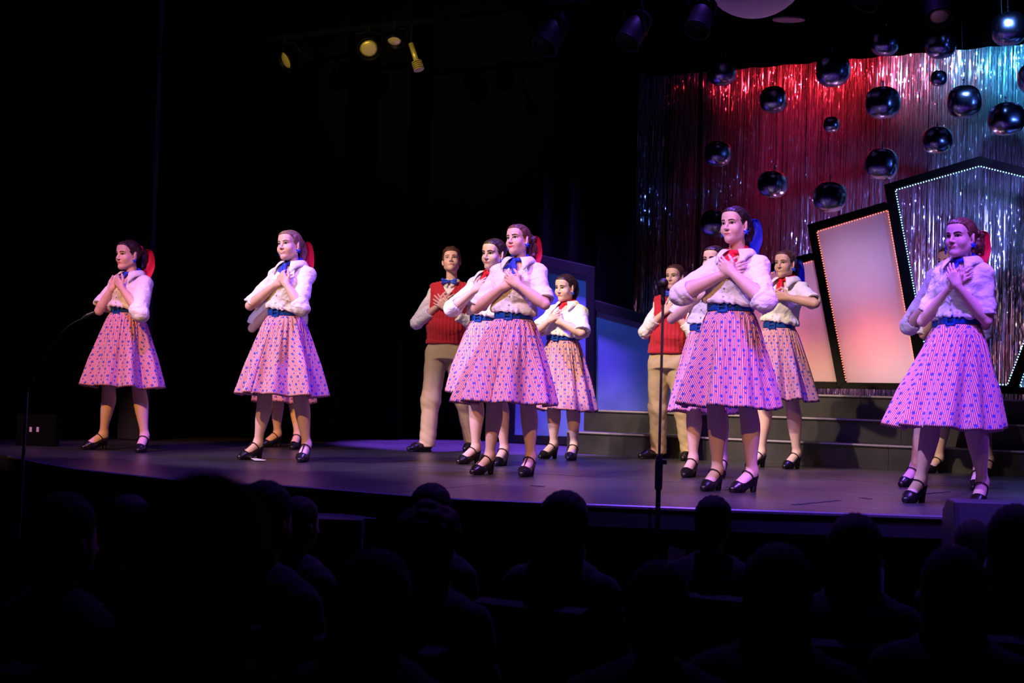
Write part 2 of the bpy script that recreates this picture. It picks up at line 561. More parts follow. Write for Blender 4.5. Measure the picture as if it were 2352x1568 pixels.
drape('stage_curtain', uL - 2.0, uL, 11.4, 0.005, 6.6, 0.22, 0.05, seed=5, label='black side drape with its edge right of the fair-haired woman')
uL = uz(925, 900, 12.5)[0]
drape('stage_curtain', uL - 1.6, uL, 12.5, 0.005, 6.6, 0.24, 0.05, seed=6, label='black side drape ending just left of the young man in the vest')
# tall masking flat at far left, dim blue light put into its colour
p0, p1 = onV(274, 1003, 9.9), onV(336, 1003, 9.9)
b = MB(); b.box(ST((p0 @ UA + p1 @ UA) / 2, 9.9, 3.1), AX, ((p1 @ UA - p0 @ UA) / 2, 0.03, 3.095))
b.build('masking_flat', M('black_paint_blue_lit', (0.012, 0.014, 0.045), 0.8), bevel=0.004)
tag(bpy.data.objects['masking_flat'], 'narrow tall flat with blue light in its paint, behind the woman at far left', 'flat')

# ------------------------------------------------------------------ steps
SV = (11.72, 12.00, 12.28)
SL = (uz(1301, 1041, SV[0])[0], uz(1341, 960, SV[1])[0], uz(1640, 910, SV[2])[0])
SVB = 13.0
steps = empty('stage_steps', ST(0, SV[0], 0))
tag(steps, 'wide black three-step riser behind the performers at right', 'steps')
STEPM = M('scuffed_black_ply', (0.030, 0.028, 0.026), 0.45, var=0.45, vscale=4, spec=0.5, bump=0.1, bscale=30)
EDGEM = M('lit_step_edge', (0.36, 0.32, 0.34), 0.4)  # bright light along the step edges painted as pale strips
sl_ = np.array(steps.location)
UE = 6.2
for k in range(3):
    z0, z1 = 0.2 * k + 0.001, 0.2 * (k + 1)
    u = SL[k]
    i = 0
    while u < UE:
        un = min(UE, u + (1.6 if i else 1.35))
        MB().box(ST((u + un) / 2, SV[k] + 0.009, (z0 + z1 - 0.02) / 2) - sl_, AX, ((un - u) / 2 - 0.0015, 0.009, (z1 - 0.02 - z0) / 2)).build('riser_board', STEPM, steps)
        vb_ = SV[k + 1] - 0.002 if k < 2 else SVB
        MB().box(ST((u + un) / 2, (SV[k] - 0.012 + vb_) / 2, z1 - 0.010) - sl_, AX, ((un - u) / 2 - 0.0015, (vb_ - SV[k] + 0.012) / 2, 0.0095)).build('tread_board', STEPM, steps)
        MB().box(ST((u + un) / 2, SV[k] - 0.0128, z1 - 0.006) - sl_, AX, ((un - u) / 2 - 0.002, 0.0015, 0.0065)).build('edge_strip', EDGEM, steps)
        u = un; i += 1
    MB().box(ST(SL[k] + 0.009, (SV[k] + 0.02 + SVB) / 2, (0.001 + z1 - 0.02) / 2) - sl_, AX, (0.009, (SVB - SV[k] - 0.02) / 2, (z1 - 0.021) / 2)).build('side_board', STEPM, steps)

# ------------------------------------------------------------------ lit frames standing on the steps
VF = 12.55
FR = M('frame_black', (0.008, 0.007, 0.006), 0.75, var=0.3, vscale=6, spec=0.2)
def panel_mat():
    t = NT('diffuser_sheet')
    tr_ = t.n('ShaderNodeBsdfTranslucent'); tr_.inputs[0].default_value = (0.80, 0.76, 0.78, 1)
    df = t.n('ShaderNodeBsdfDiffuse'); df.inputs[0].default_value = (0.62, 0.56, 0.60, 1)
    mx = t.n('ShaderNodeMixShader'); mx.inputs[0].default_value = 0.5
    t.t.links.new(df.outputs[0], mx.inputs[1]); t.t.links.new(tr_.outputs[0], mx.inputs[2])
    t.t.links.new(mx.outputs[0], t.t.nodes['Material Output'].inputs[0])
    return t.m
SHEET = panel_mat()
LEDR = M('led_red', (0.5, 0.1, 0.06), 0.4, emit=((1.0, 0.16, 0.07), 5.0))
LEDB = M('led_ice_blue', (0.4, 0.6, 0.7), 0.4, emit=((0.30, 0.75, 1.0), 6.0))
def P12(q, v=VF):
    return onV(q[0], q[1], v)
def frame(name, label, bars, sheet, leds, ledm, base_px, depth=0.09):
    root = empty(name, P12(base_px))
    o0 = np.array(root.location)
    tag(root, label, 'light panel', 'lit skyline frames on the steps')
    for bq in bars:
        MB().prism([P12(q) - o0 for q in bq], VA * depth).build('frame_bar', FR, root, bevel=0.004)
    if sheet:
        MB().prism([P12(q) + VA * 0.045 - o0 for q in sheet], VA * 0.003).build('diffuser', SHEET, root)
    b = MB()
    for a, c in leds:
        A, Cc = P12(a), P12(c)
        n = max(2, int(np.linalg.norm(Cc - A) / 0.0235))
        for i in range(n):
            q = A + (Cc - A) * (i + 0.5) / n + VA * 0.012
            b.sphere(q - o0, 0.0046, 6, 4)
    o = b.build('led_string', ledm, root)
    o['kind'] = 'stuff'
    return root
def shrink(poly, d=3.0):
    c = np.mean(poly, axis=0)
    return [tuple(np.array(q) + (c - q) / np.linalg.norm(c - q) * d) for q in poly]
Ain = [(1706, 642), (1866.6, 596), (1920, 876.4), (1762, 874)]
frame('light_panel', 'shorter leaning frame with pink sheet, partly behind the woman in front of the panels',
      [[(1684, 630), (1862, 580), (1866.6, 596), (1706, 642)], [(1684, 630), (1706, 642), (1762, 874), (1742, 891)], [(1762, 874), (1920, 876.4), (1924, 892), (1742, 891)]],
      [(1704, 641), (1868, 594), (1922, 878), (1760, 876)], [(shrink(Ain)[0], shrink(Ain)[1]), (shrink(Ain)[3], shrink(Ain)[0])], LEDR, (1830, 891))
Bin = [(1874, 529), (2038.7, 480), (2109, 880), (1941.7, 878)]
frame('light_panel', 'tall leaning frame with glowing pink sheet and red bulb edging, left of the peaked frame', 
      [[(1853.7, 515.7), (1874, 529), (1941.7, 878), (1924, 892)], [(1853.7, 515.7), (2033, 463), (2038.7, 480), (1874, 529)], [(1941.7, 878), (2109, 880), (2112, 896), (1924, 892)]],
      [(1872, 527), (2040, 478), (2111, 882), (1940, 880)], [(shrink(Bin)[0], shrink(Bin)[1]), (shrink(Bin)[3], shrink(Bin)[0]), (shrink(Bin)[1], shrink(Bin)[2])], LEDR, (2015, 894))
Cin = [(2054, 434), (2250, 378), (2487, 437), (2314, 886), (2138, 882)]
frame('light_panel', 'large open peaked frame edged with ice-blue bulbs, tinsel seen through it',
      [[(2030, 424), (2054, 434), (2138, 882), (2109, 880)], [(2030, 424), (2250, 358), (2250, 378), (2054, 434)], [(2250, 358), (2513, 426), (2487, 437), (2250, 378)], [(2487, 437), (2513, 426), (2339, 888), (2314, 886)], [(2138, 882), (2314, 886), (2339, 888), (2341, 905), (2112, 896), (2109, 880)]],
      None, [(shrink(Cin)[0], shrink(Cin)[1]), (shrink(Cin)[1], shrink(Cin)[2]), (shrink(Cin)[4], shrink(Cin)[0]), (shrink(Cin)[2], shrink(Cin)[3]), (shrink(Cin)[3], shrink(Cin)[4])], LEDB, (2225, 898))
Din = [(2458, 540), (2620, 590), (2510, 892), (2340, 889)]
frame('light_panel', 'frame with blue glowing sheet cut by the right border of the picture',
      [[(2455, 520), (2642, 578), (2620, 590), (2458, 540)], [(2620, 590), (2642, 578), (2526, 908), (2510, 892)], [(2340, 889), (2510, 892), (2526, 908), (2341, 905)]],
      [(2456, 538), (2622, 588), (2512, 894), (2338, 891)], [(shrink(Din)[3], shrink(Din)[0]), (shrink(Din)[2], shrink(Din)[3])], LEDB, (2430, 900))

# ------------------------------------------------------------------ painted skyline flats at the left of the steps
VS = 13.12
def sky_flat(label, outer, inner, mat, seed):
    base = onV((outer[0][0] + outer[-1][0]) / 2, 1012, VS); base[2] = 0
    root = empty('skyline_flat', base)
    tag(root, label, 'flat', 'painted skyline flats')
    n = len(outer)
    o0 = base
    zc = lambda p: np.array([p[0], p[1], max(p[2], 0.002)])
    O = [zc(onV(q[0], q[1], VS)) - o0 for q in outer]; I = [zc(onV(q[0], q[1], VS)) - o0 for q in inner]
    for i in range(n):
        j = (i + 1) % n
        MB().prism([O[i], O[j], I[j], I[i]], VA * 0.05).build('frame_board', FR, root, bevel=0.003)
    MB().prism([p + VA * 0.03 for p in I], VA * 0.012).build('painted_panel', mat, root)
    return root
BLUEP = M('blue_scenic_paint', (0.16, 0.26, 0.42), 0.6, var=0.4, vscale=1.2)
sky_flat('taller blue painted flat behind the woman looking down in red scarf', [(1160, 1016), (1172, 570), (1366, 613), (1362, 1024)], [(1179, 998), (1190, 598), (1346, 634), (1343, 1003)], BLUEP, 1)
sky_flat('lower blue painted flat sloping down toward the tinsel, behind the steps', [(1363, 1024), (1366, 689), (1610, 757), (1605, 1034)], [(1366, 1005), (1367, 713), (1590, 775), (1586, 1014)], BLUEP, 2)

# ------------------------------------------------------------------ tinsel curtain
VT = 13.75
zt = onV(2352, 100, 13.3)[2]
def tinsel(u0, u1, z0, z1, dens, seed, label):
    r = np.random.RandomState(seed)
    vs, fs = [], []
    nseg = 76
    strands = []
    for layer in (0, 1):
        u = u0
        while u < u1:
            g = 0.5 + 0.5 * math.sin(u * 9.1 + seed + layer) * math.sin(u * 23.7 + 1.3 * seed)
            if r.rand() < dens + (1 - dens) * g:
                strands.append((u, layer))
            u += 0.0034 * r.uniform(0.7, 1.3)
    W_ = 0.0024
    zz = np.linspace(z0, z1, nseg + 1)
    allv = []
    for (u, layer) in strands:
        sway = r.normal(0, 0.004) + 0.006 * np.cumsum(r.normal(0, 0.15, nseg + 1)) / 3
        a = np.cumsum(r.normal(0, 0.42, nseg + 1)) + r.normal(0, 0.5)
        flat_ = r.rand() < 0.35
        if flat_: a = a * 0.12 + r.normal(0, 0.25)
        v_ = VT + layer * 0.05 + r.normal(0, 0.010) + 0.01 * np.sin(zz * 3 + u * 7) + (0.0006 if flat_ else 0.0036) * r.normal(0, 1, nseg + 1)
        ca, sa = np.cos(a), np.sin(a)
        c = (u + sway)[:, None] * UA + v_[:, None] * VA + zz[:, None] * ZA
        e = W_ * (ca[:, None] * UA + sa[:, None] * VA)
        allv.append(np.stack([c - e, c + e], 1).reshape(-1, 3))
    V_ = np.concatenate(allv)
    n2 = 2 * (nseg + 1)
    base = (np.arange(len(strands)) * n2)[:, None, None]
    k = (np.arange(nseg) * 2)[None, :, None]
    q = base + k + np.array([0, 1, 3, 2])[None, None, :]
    me = mesh_arr('tinsel_curtain', V_, q.reshape(-1, 4))
    t = M('silver_tinsel', (0.80, 0.78, 0.80), 0.15, 0.9) if 'silver_tinsel' not in bpy.data.materials else bpy.data.materials['silver_tinsel']
    o = link('tinsel_curtain', me, t)
    tag(o, label, 'curtain', 'tinsel curtains', 'stuff')
    return o
uA, uB = uz(1463, 400, VT)[0], uz(1604, 400, VT)[0]
uC = uz(2460, 400, VT)[0]
tinsel(uA, uB - 0.03, 0.35, zt + 0.25, 0.35, 1, 'narrow dim tinsel curtain at the left of the glitter wall')
tinsel(uB + 0.03, uC, 0.35, zt + 0.25, 0.92, 2, 'wide shimmering tinsel curtain lit red and blue behind the frames')
rod = MB().tube([ST(uA - 0.1, VT + 0.03, zt + 0.27), ST(uC + 0.1, VT + 0.03, zt + 0.27)], 0.02, 8).build('curtain_rod', BLK)
tag(rod, 'black pipe along the top of the tinsel curtains', 'pipe')
drape('stage_curtain', uA - 0.2, uC + 1.5, 14.2, 0.005, 6.6, 0.3, 0.03, seed=9, label='black backing drape seen between the tinsel strands')
VBD = 12.62
bo = drape('border_curtain', uz(1480, 140, VBD)[0], uC + 1.0, VBD, onV(2352, 101, VBD)[2], 6.4, 0.3, 0.02, seed=12, label='black border drape hiding the top of the tinsel')

# ------------------------------------------------------------------ foil balloons
FOIL = M('silver_foil', (0.34, 0.38, 0.54), 0.24, 1.0)
THREAD = M('nylon_thread', (0.08, 0.08, 0.09), 0.5)
def balloon_mesh(seed):
    r = np.random.RandomState(seed)
    nu, nv = 64, 36
    vs, fs = [], []
    for j in range(nv + 1):
        th = math.pi * j / nv
        for i in range(nu):
            ph = 2 * math.pi * i / nu
            d = np.array([math.sin(th) * math.cos(ph), math.sin(th) * math.sin(ph), math.cos(th)])
            R = (np.abs(d[0])**2.5 + np.abs(d[1])**2.5 + np.abs(d[2])**2.35)**(-1 / 2.42)
            w_ = 0
            for k in range(4):
                dp = (ph - k * math.pi / 2 - 0.6 + math.pi) % (2 * math.pi) - math.pi
                w_ += math.exp(-(dp / 0.13)**2) * (0.022 * math.sin(th * 34 + k) - 0.018) * math.sin(th)
            R *= 0.97 * (1 + w_ + 0.002 * r.normal())
            if th < 0.25: R *= 1 + 0.05 * math.cos(th / 0.25 * math.pi / 2) * -1
            vs.append(d * R)
    for j in range(nv):
        for i in range(nu):
            i2 = (i + 1) % nu
            fs.append((j * nu + i, (j + 1) * nu + i, (j + 1) * nu + i2, j * nu + i2))
    me = bpy.data.meshes.new('foil_sphere')
    me.from_pydata([tuple(q) for q in vs], [], fs)
    bm = bmesh.new(); bm.from_mesh(me); bmesh.ops.remove_doubles(bm, verts=bm.verts, dist=1e-5); bm.to_mesh(me); bm.free()
    me.polygons.foreach_set('use_smooth', np.ones(len(me.polygons), bool))
    me.materials.append(FOIL)
    return me
BM = [balloon_mesh(s_) for s_ in range(3)]
NECK = MB().lathe([(0.16, -0.10), (0.07, 0.02), (0.04, 0.10), (0.055, 0.18), (0.03, 0.27), (0.075, 0.36), (0.06, 0.42), (0.0, 0.43)], seg=10).mesh('neck')
NECK.materials.append(FOIL)
TH_ME = MB().tube([(0, 0, 0), (0, 0, 1)], 0.0012, 5).mesh('thread'); TH_ME.materials.append(THREAD)
BAL = [((1659, 165), 33, 12.35, 'foil balloon at upper left of the tinsel wall, half in shadow, reflecting lavender'), ((1777, 229), 32, 12.4, 'dark foil balloon over the red glow, second from left in its height'), ((1913, 161), 40, 12.0, 'large dark foil balloon touching the bright red band'),
       ((2032, 97), 33, 12.1, 'foil balloon with a pink reflected stripe just under the border drape'), ((2160, 101), 35, 12.2, 'foil balloon under the border drape, right of the pink-striped one'), ((2156, 180), 19, 12.3, 'small foil balloon below the border, over the blue-white band'),
       ((2028, 236), 39, 12.1, 'big foil balloon with a blue right side above the dotted frame corner'), ((2215, 234), 40, 12.2, 'big very dark foil balloon over the blue part of the tinsel'), ((2312, 273), 40, 12.0, 'big foil balloon near the right border with a pink base'),
       ((1910, 286), 19, 12.4, 'small foil balloon in the red area, wrinkled in the middle'), ((2153, 322), 33, 12.3, 'foil balloon with cream and pink stripes above the peaked frame'), ((1649, 353), 31, 12.4, 'leftmost mid-height foil balloon with a blue band'),
       ((2025, 377), 38.5, 12.1, 'foil balloon just above the left corner of the peaked frame'), ((1775, 423), 33, 12.4, 'foil balloon with a thin red outline, above the woman with red scarf and blue ribbon'), ((1906, 452), 38, 12.2, 'foil balloon just above the tall pink frame'),
       ((1641, 512), 32, 12.3, 'lowest foil balloon, half behind the head of the front woman with blue ribbon'), ((2317, 66), 40, 12.1, 'topmost foil balloon at the right, cut by the dark border'), ((2376, 180), 38, 12.3, 'foil balloon half cut by the right edge of the picture')]
for i, ((px, py), r, v, lab) in enumerate(BAL):
    c = onV(px, py, v)
    R = r / FPX * dep(c)
    root = bpy.data.objects.new('foil_balloon', BM[i % 3])
    COL.objects.link(root)
    root.location = c
    root.scale = (R, R, R * 0.97)
    root.rotation_euler = (rnd.uniform(-.08, .08), rnd.uniform(-.08, .08), rnd.uniform(-0.5, 0.9))
    tag(root, lab, 'balloon', 'hanging foil balloons')
    n_ = bpy.data.objects.new('neck', NECK); COL.objects.link(n_); n_.parent = root; n_.location = (0, 0, 0.93)
    t_ = bpy.data.objects.new('thread', TH_ME); COL.objects.link(t_); t_.parent = root; t_.location = (0, 0, 1.3)
    t_.scale = (1 / R, 1 / R, (6.2 - c[2]) / R)

# ------------------------------------------------------------------ overhead lamps
CANM = M('lamp_black', (0.0016, 0.0016, 0.0016), 0.5, spec=0.12)
STRAWLIT = M('straw_lit_metal', (0.72, 0.60, 0.22), 0.35, 0.4)  # yellow light on lenses, tube and fins put into their colour
def batten(v, z, u0, u1, label):
    o = MB().tube([ST(u0, v, z), ST(u1, v, z)], 0.024, 10).build('lighting_batten', VEL)
    tag(o, label, 'pipe', 'lighting battens')
    MB().tube([ST(u0 + 0.5, v, z), ST(u0 + 0.5, v, 7.98)], 0.004, 6).build('hanging_wire', BLK, o)
    MB().tube([ST(u1 - 0.5, v, z), ST(u1 - 0.5, v, 7.98)], 0.004, 6).build('hanging_wire', BLK, o)
def par_can(px, py, v, zb, aim, label, size=1.0, lens=True):
    c = onV(px, py, v)
    a = unit(aim)
    root = empty('stage_lamp', c)
    tag(root, label, 'stage lamp', 'lamps on the overhead pipes')
    L_ = 0.30 * size; R = 0.095 * size
    MB().lathe([(0.055 * size, -L_), (0.080 * size, -L_ * 0.92), (R, -L_ * 0.6), (R, -0.012), (R * 1.10, -0.010), (R * 1.10, 0.0), (R * 0.92, 0.0), (R * 0.90, -0.03), (0.0, -0.032)], (0, 0, 0), a, 24).build('lamp_housing', CANM, root, None, True)
    if lens:
        MB().lathe([(R * 0.86, -0.026), (R * 0.60, -0.016), (R * 0.3, -0.012), (0.0, -0.010)], (0, 0, 0), a, 20).build('lens', STRAWLIT, root, None, True)
    s_ = unit(np.cross(a, ZA))
    top = np.array([0, 0, zb - 0.03 - c[2]])
    mid = -a * L_ * 0.45
    MB().tube([mid + s_ * (R + 0.012), mid + s_ * (R + 0.012) + (top - mid) * 0.72, top * 0.9 + mid * 0.1 + s_ * 0.02, top * 0.9 + mid * 0.1 - s_ * 0.02, mid - s_ * (R + 0.012) + (top - mid) * 0.72, mid - s_ * (R + 0.012)], 0.010, 8).build('yoke', CANM, root)
    MB().box(top + ZA * 0.0 + mid * 0.1, AX, (0.022, 0.030, 0.040)).build('clamp', CANM, root, bevel=0.004)
    return root
ZB = 3.62
batten(9.9, ZB, -9.5, 3.5, 'long pipe carrying the lamps along the top left')
dn = -VA * 0.5 - ZA * 0.8
par_can(653, 141, 9.9, ZB, -VA * 0.75 - UA * 0.35 - ZA * 0.45, 'lamp farthest left on the pipe, its round lens catching yellow light')
par_can(847, 114, 9.9, ZB, -VA * 0.7 + UA * 0.45 - ZA * 0.55, 'second lamp from left with ribbed yellow-lit lens')
par_can(905, 98, 9.9, ZB, -VA * 0.5 + UA * 0.2 - ZA * 0.9, 'third lamp from left showing a thin yellow crescent', 0.8)
c = onV(957, 128, 9.9)
root = empty('stage_lamp', c)
tag(root, 'lamp with long pale yellow-lit tube and finned end', 'stage lamp', 'lamps on the overhead pipes')
tdir = unit(onV(958, 146, 9.9) - onV(944, 100, 9.9))
MB().tube([onV(944, 100, 9.9) - c, onV(957, 142, 9.9) - c], 0.022, 12).build('lamp_tube', STRAWLIT, root, None, True)
for k in range(5):
    MB().lathe([(0.045, 0.010 * k * 1.7), (0.045, 0.010 * k * 1.7 + 0.007)], onV(957, 142, 9.9) - c, tdir, 14).build('cooling_fin', STRAWLIT, root)
MB().tube([onV(944, 100, 9.9) - c, np.array([0, 0, ZB - c[2]]) + UA * -0.05], 0.012, 8).build('yoke', CANM, root)
for px, py, sc, lab in ((1248, 108, 1.15, 'dark lamp above the woman with curly ponytail, two glints on its rim'), (1440, 98, 1.0, 'dark lamp with a yellow glint left of the tinsel wall'), (1600, 70, 1.0, 'dark lamp above the left edge of the tinsel wall'), (1985, 5, 1.0, 'dark lamp hanging above the pink-striped balloon'), (2158, 42, 0.9, 'lamp with yellow bright rim above the balloons at right')):
    par_can(px, py, 9.9, ZB + 0.25 * (px > 1200), dn + UA * rnd.uniform(-.3, .3), lab, sc, px in (2158,))
batten(9.9, ZB + 0.27, -6.0, 5.0, 'short second pipe above the first, carrying the dark lamps')
# white paper lantern and flat disc at the top, red light tinted into the disc colour
c = onV(1733, -89, 11.2); R = 129 / FPX * dep(c)
lb = MB(); pr = []
for i in range(41):
    th = math.pi * i / 40
    pr.append((R * math.sin(th) * (1 + 0.006 * math.cos(i * math.pi)), -R * math.cos(th)))
lan = lb.lathe(pr, seg=40).build('paper_lantern', M('rice_paper', (0.72, 0.69, 0.68), 0.85, bump=0.1), None, c, True)
tag(lan, 'large white round paper lantern hanging at the top edge of the picture', 'lantern')
MB().tube([(0, 0, R), (0, 0, 7.9 - c[2])], 0.003, 6).build('cord', BLK, lan)
c = onV(1812, 48, 11.6)
di = MB().lathe([(0.0, 0), (0.10, 0), (37 / FPX * dep(c), 0.004), (37 / FPX * dep(c), 0.016), (0.0, 0.020)], seg=40).build('hanging_disc', M('pale_disc', (0.35, 0.25, 0.27), 0.5), None, c, False)
di.rotation_euler = (math.radians(6), 0, 0)
tag(di, 'thin flat round disc hanging edge-on right of the paper lantern', 'disc')
MB().tube([(0, 0, 0.02), (0, 0, 7.9 - c[2])], 0.0015, 6).build('thread', BLK, di)

# ------------------------------------------------------------------ microphone stands, monitor, paper, tape
MIC = M('stand_chrome_black', (0.035, 0.033, 0.045), 0.3, 0.6)
pb = J(1504, 1300, 7.0); pb[2] = FLZ
ptop = J(1523, 690, 7.0)
pb[0], pb[1] = ptop[0], ptop[1]
ms = empty('microphone_stand', pb)
tag(ms, 'tall straight microphone stand in front of the stage at centre right', 'microphone stand')
H = ptop[2] - pb[2]
zc = J(1509, 1050, 7.0)[2] - pb[2]
MB().lathe([(0.14, 0), (0.14, 0.012), (0.05, 0.03), (0.02, 0.05), (0, 0.05)], seg=28).build('round_base', MIC, ms)
MB().tube([(0, 0, 0.04), (0, 0, zc)], 0.0125, 12).build('lower_tube', MIC, ms)
MB().lathe([(0.013, zc - 0.16), (0.019, zc - 0.15), (0.020, zc - 0.02), (0.014, zc + 0.012)], seg=12).build('clutch', MIC, ms)
MB().box((0.026, 0, zc - 0.02), np.eye(3), (0.012, 0.008, 0.012)).build('clutch_knob', MIC, ms, bevel=0.003)
MB().tube([(0, 0, zc), (0, 0, H)], 0.0068, 10).build('upper_tube', M('violet_lit_metal', (0.22, 0.20, 0.24), 0.3, 0.8), ms)  # violet of the stage light tinted into the tube colour
MB().lathe([(0.010, H - 0.02), (0.013, H), (0.010, H + 0.02)], seg=10).build('clip', MIC, ms)
mic = empty('microphone', pb + np.array([0, 0, H + 0.02]))
tag(mic, 'black microphone with round grille on top of the straight stand', 'microphone')
MB().lathe([(0.010, -0.02), (0.012, 0.03), (0.016, 0.05), (0.018, 0.052)], seg=14).build('handle', MIC, mic)
MB().sphere((0, 0, 0.065), 0.025, 14, 9).build('grille', M('mic_mesh', (0.05, 0.045, 0.05), 0.5, 0.7), mic, None, True)
d0 = 9.0
bp = J(52, 925, d0); bp[2] = FLZ
ms2 = empty('microphone_stand', bp)
tag(ms2, 'dark stand with long thin boom reaching toward the woman at far left', 'microphone stand')
a0, a1 = J(62, 900, d0) - bp, J(190, 731, d0) - bp
MB().lathe([(0.13, 0), (0.13, 0.012), (0.03, 0.03), (0, 0.03)], seg=24).build('round_base', MIC, ms2)
MB().tube([(0, 0, 0.02), a0], 0.011, 10).build('pole', MIC, ms2)
pts = [a0 + (a1 - a0) * t + np.array([0, 0, 0.10 * math.sin(math.pi * t) * (1 if t > 0 else 0)]) for t in np.linspace(0, 1, 12)]
MB().tube(pts, 0.005, 8).build('boom', MIC, ms2)
MB().tube([a1, J(200, 725, d0) - bp, J(217, 718, d0) - bp], [0.011, 0.013, 0.012], 10).build('microphone_head', MIC, ms2)
# stage monitor
p = J(2265, 1150, 6.55)
mn = empty('stage_monitor', (p[0], p[1], 0))
zt_ = p[2]
sp_ = MB()
w2 = 0.44
prof = [(-0.20, FLZ), (0.24, FLZ), (0.24, zt_ - 0.02), (0.12, zt_), (-0.06, zt_ - 0.0), (-0.20, zt_ - 0.30)]
tag(mn, 'black wedge loudspeaker on a stand box at the lower right', 'loudspeaker')
xs = np.array([math.cos(0.12), -math.sin(0.12), 0]); ys = np.array([math.sin(0.12), math.cos(0.12), 0])
l0 = J(2186, 1150, 6.55) - np.array(mn.location); l0 = l0 @ xs
cab = [(-0.22, zt_ - 0.42), (0.22, zt_ - 0.42), (0.22, zt_ - 0.06), (0.10, zt_), (-0.06, zt_)]
MB().prism([xs * (l0 - 0.0) + ys * a - 0 * ZA + ZA * z for a, z in cab], xs * 0.62).build('cabinet', M('speaker_black', (0.010, 0.010, 0.018), 0.5, bump=0.2, bscale=120), mn, bevel=0.008)
MB().prism([xs * (l0 + 0.02) + ys * (a - 0.004) + ZA * z for a, z in ((-0.214, zt_ - 0.40), (-0.222, zt_ - 0.40), (-0.068, zt_ - 0.012), (-0.060, zt_ - 0.012))], xs * 0.58).build('grille', M('speaker_grille', (0.010, 0.010, 0.016), 0.6), mn)
MB().tube([xs * (l0 + 0.36) + ys * -0.05 + ZA * (zt_ - 0.06), xs * (l0 + 0.40) + ys * -0.09 + ZA * (zt_ - 0.02), xs * (l0 + 0.55) + ys * -0.10 + ZA * (zt_ - 0.02)], 0.010, 8).build('cable', BLK, mn)
MB().box(xs * (l0 + 0.31) + ys * 0.0 + ZA * ((FLZ + zt_ - 0.425) / 2), (xs, ys, ZA), (0.25, 0.18, (zt_ - 0.425 - FLZ) / 2)).build('support_box', VEL, mn)
# paper scrap, tape marks, litter
q = [G(570, 1054), G(612, 1057), G(606, 1059), G(585, 1059.5)]
b = MB().prism([np.array([a[0], a[1], 0.004 + h]) for a, h in zip(q, (0.012, 0.0, 0.001, 0.004))], ZA * -0.0012)
tag(b.build('paper_scrap', M('lilac_paper', (0.75, 0.70, 0.78), 0.7)), 'scrap of pale paper beside the toe of the fair-haired woman', 'paper')
TAPE = M('black_gaffer', (0.006, 0.006, 0.007), 0.7)
def tape(a, c, w_, label):
    A, Cc = G(*a), G(*c)
    d = unit(Cc - A); n = np.cross(ZA, d)
    zz_ = ZA * 0.0022
    o = MB().prism([A + n * w_ + zz_, Cc + n * w_ * 0.8 + zz_, Cc - n * w_ + zz_, A - n * w_ * 0.9 + zz_], ZA * -0.0018).build('floor_tape', TAPE)
    tag(o, label, 'tape', 'tape marks on the stage floor')
tape((1822, 1159), (1928, 1149), 0.014, 'long black tape strip on the floor near the stage edge, lower right')
tape((1978, 1143), (2000, 1146), 0.02, 'short black tape mark right of the long strip')
tape((2128, 1134), (2180, 1129), 0.012, 'thin tape strip between the shoes of the violet-lit woman')
tape((1220, 1115), (1250, 1117), 0.012, 'tape scrap below the shoes of the woman with curly ponytail')
tape((1668, 1118), (1682, 1119), 0.012, 'tiny tape scrap between the shoes of the woman with full red scarf')
# box and socket plate below and beside the stage
p = J(778, 1176, 7.55)
bx = MB(); bx.box((p[0] - 0.03, p[1], (FLZ - 0.125) / 2), np.eye(3), (0.17, 0.16, (-0.125 - FLZ) / 2))
tag(bx.build('step_box', M('box_black', (0.008, 0.008, 0.014), 0.45), bevel=0.006), 'black box standing against the stage front between audience heads', 'box')
p = J(850, 1205, 7.55)
MBp = MB(); MBp.box((p[0], p[1] + 0.02, (FLZ - 0.13) / 2), np.eye(3), (0.032, 0.02, (-0.13 - FLZ) / 2))
tag(MBp.build('timber_post', M('post_blue', (0.02, 0.02, 0.045), 0.6), bevel=0.003), 'short upright timber right of the black box below the stage', 'post')
pc = J(80, 986, 11.6)
fb = MB(); fb.box((pc[0], pc[1] + 0.08, pc[2] / 2 + 0.06), np.eye(3), (0.16, 0.06, pc[2] / 2 + 0.06))
fo = fb.build('power_box', VEL, bevel=0.006)
tag(fo, 'dark power box at far left of the stage with two pale sockets', 'box')
for px in (69, 85):
    q = J(px, 986, 11.6)
    MB().box((q[0], q[1] + 0.018, q[2]), np.eye(3), (0.010, 0.004, 0.020)).build('socket', M('socket_grey', (0.45, 0.42, 0.5), 0.5) if 'socket_grey' not in bpy.data.materials else bpy.data.materials['socket_grey'], fo)
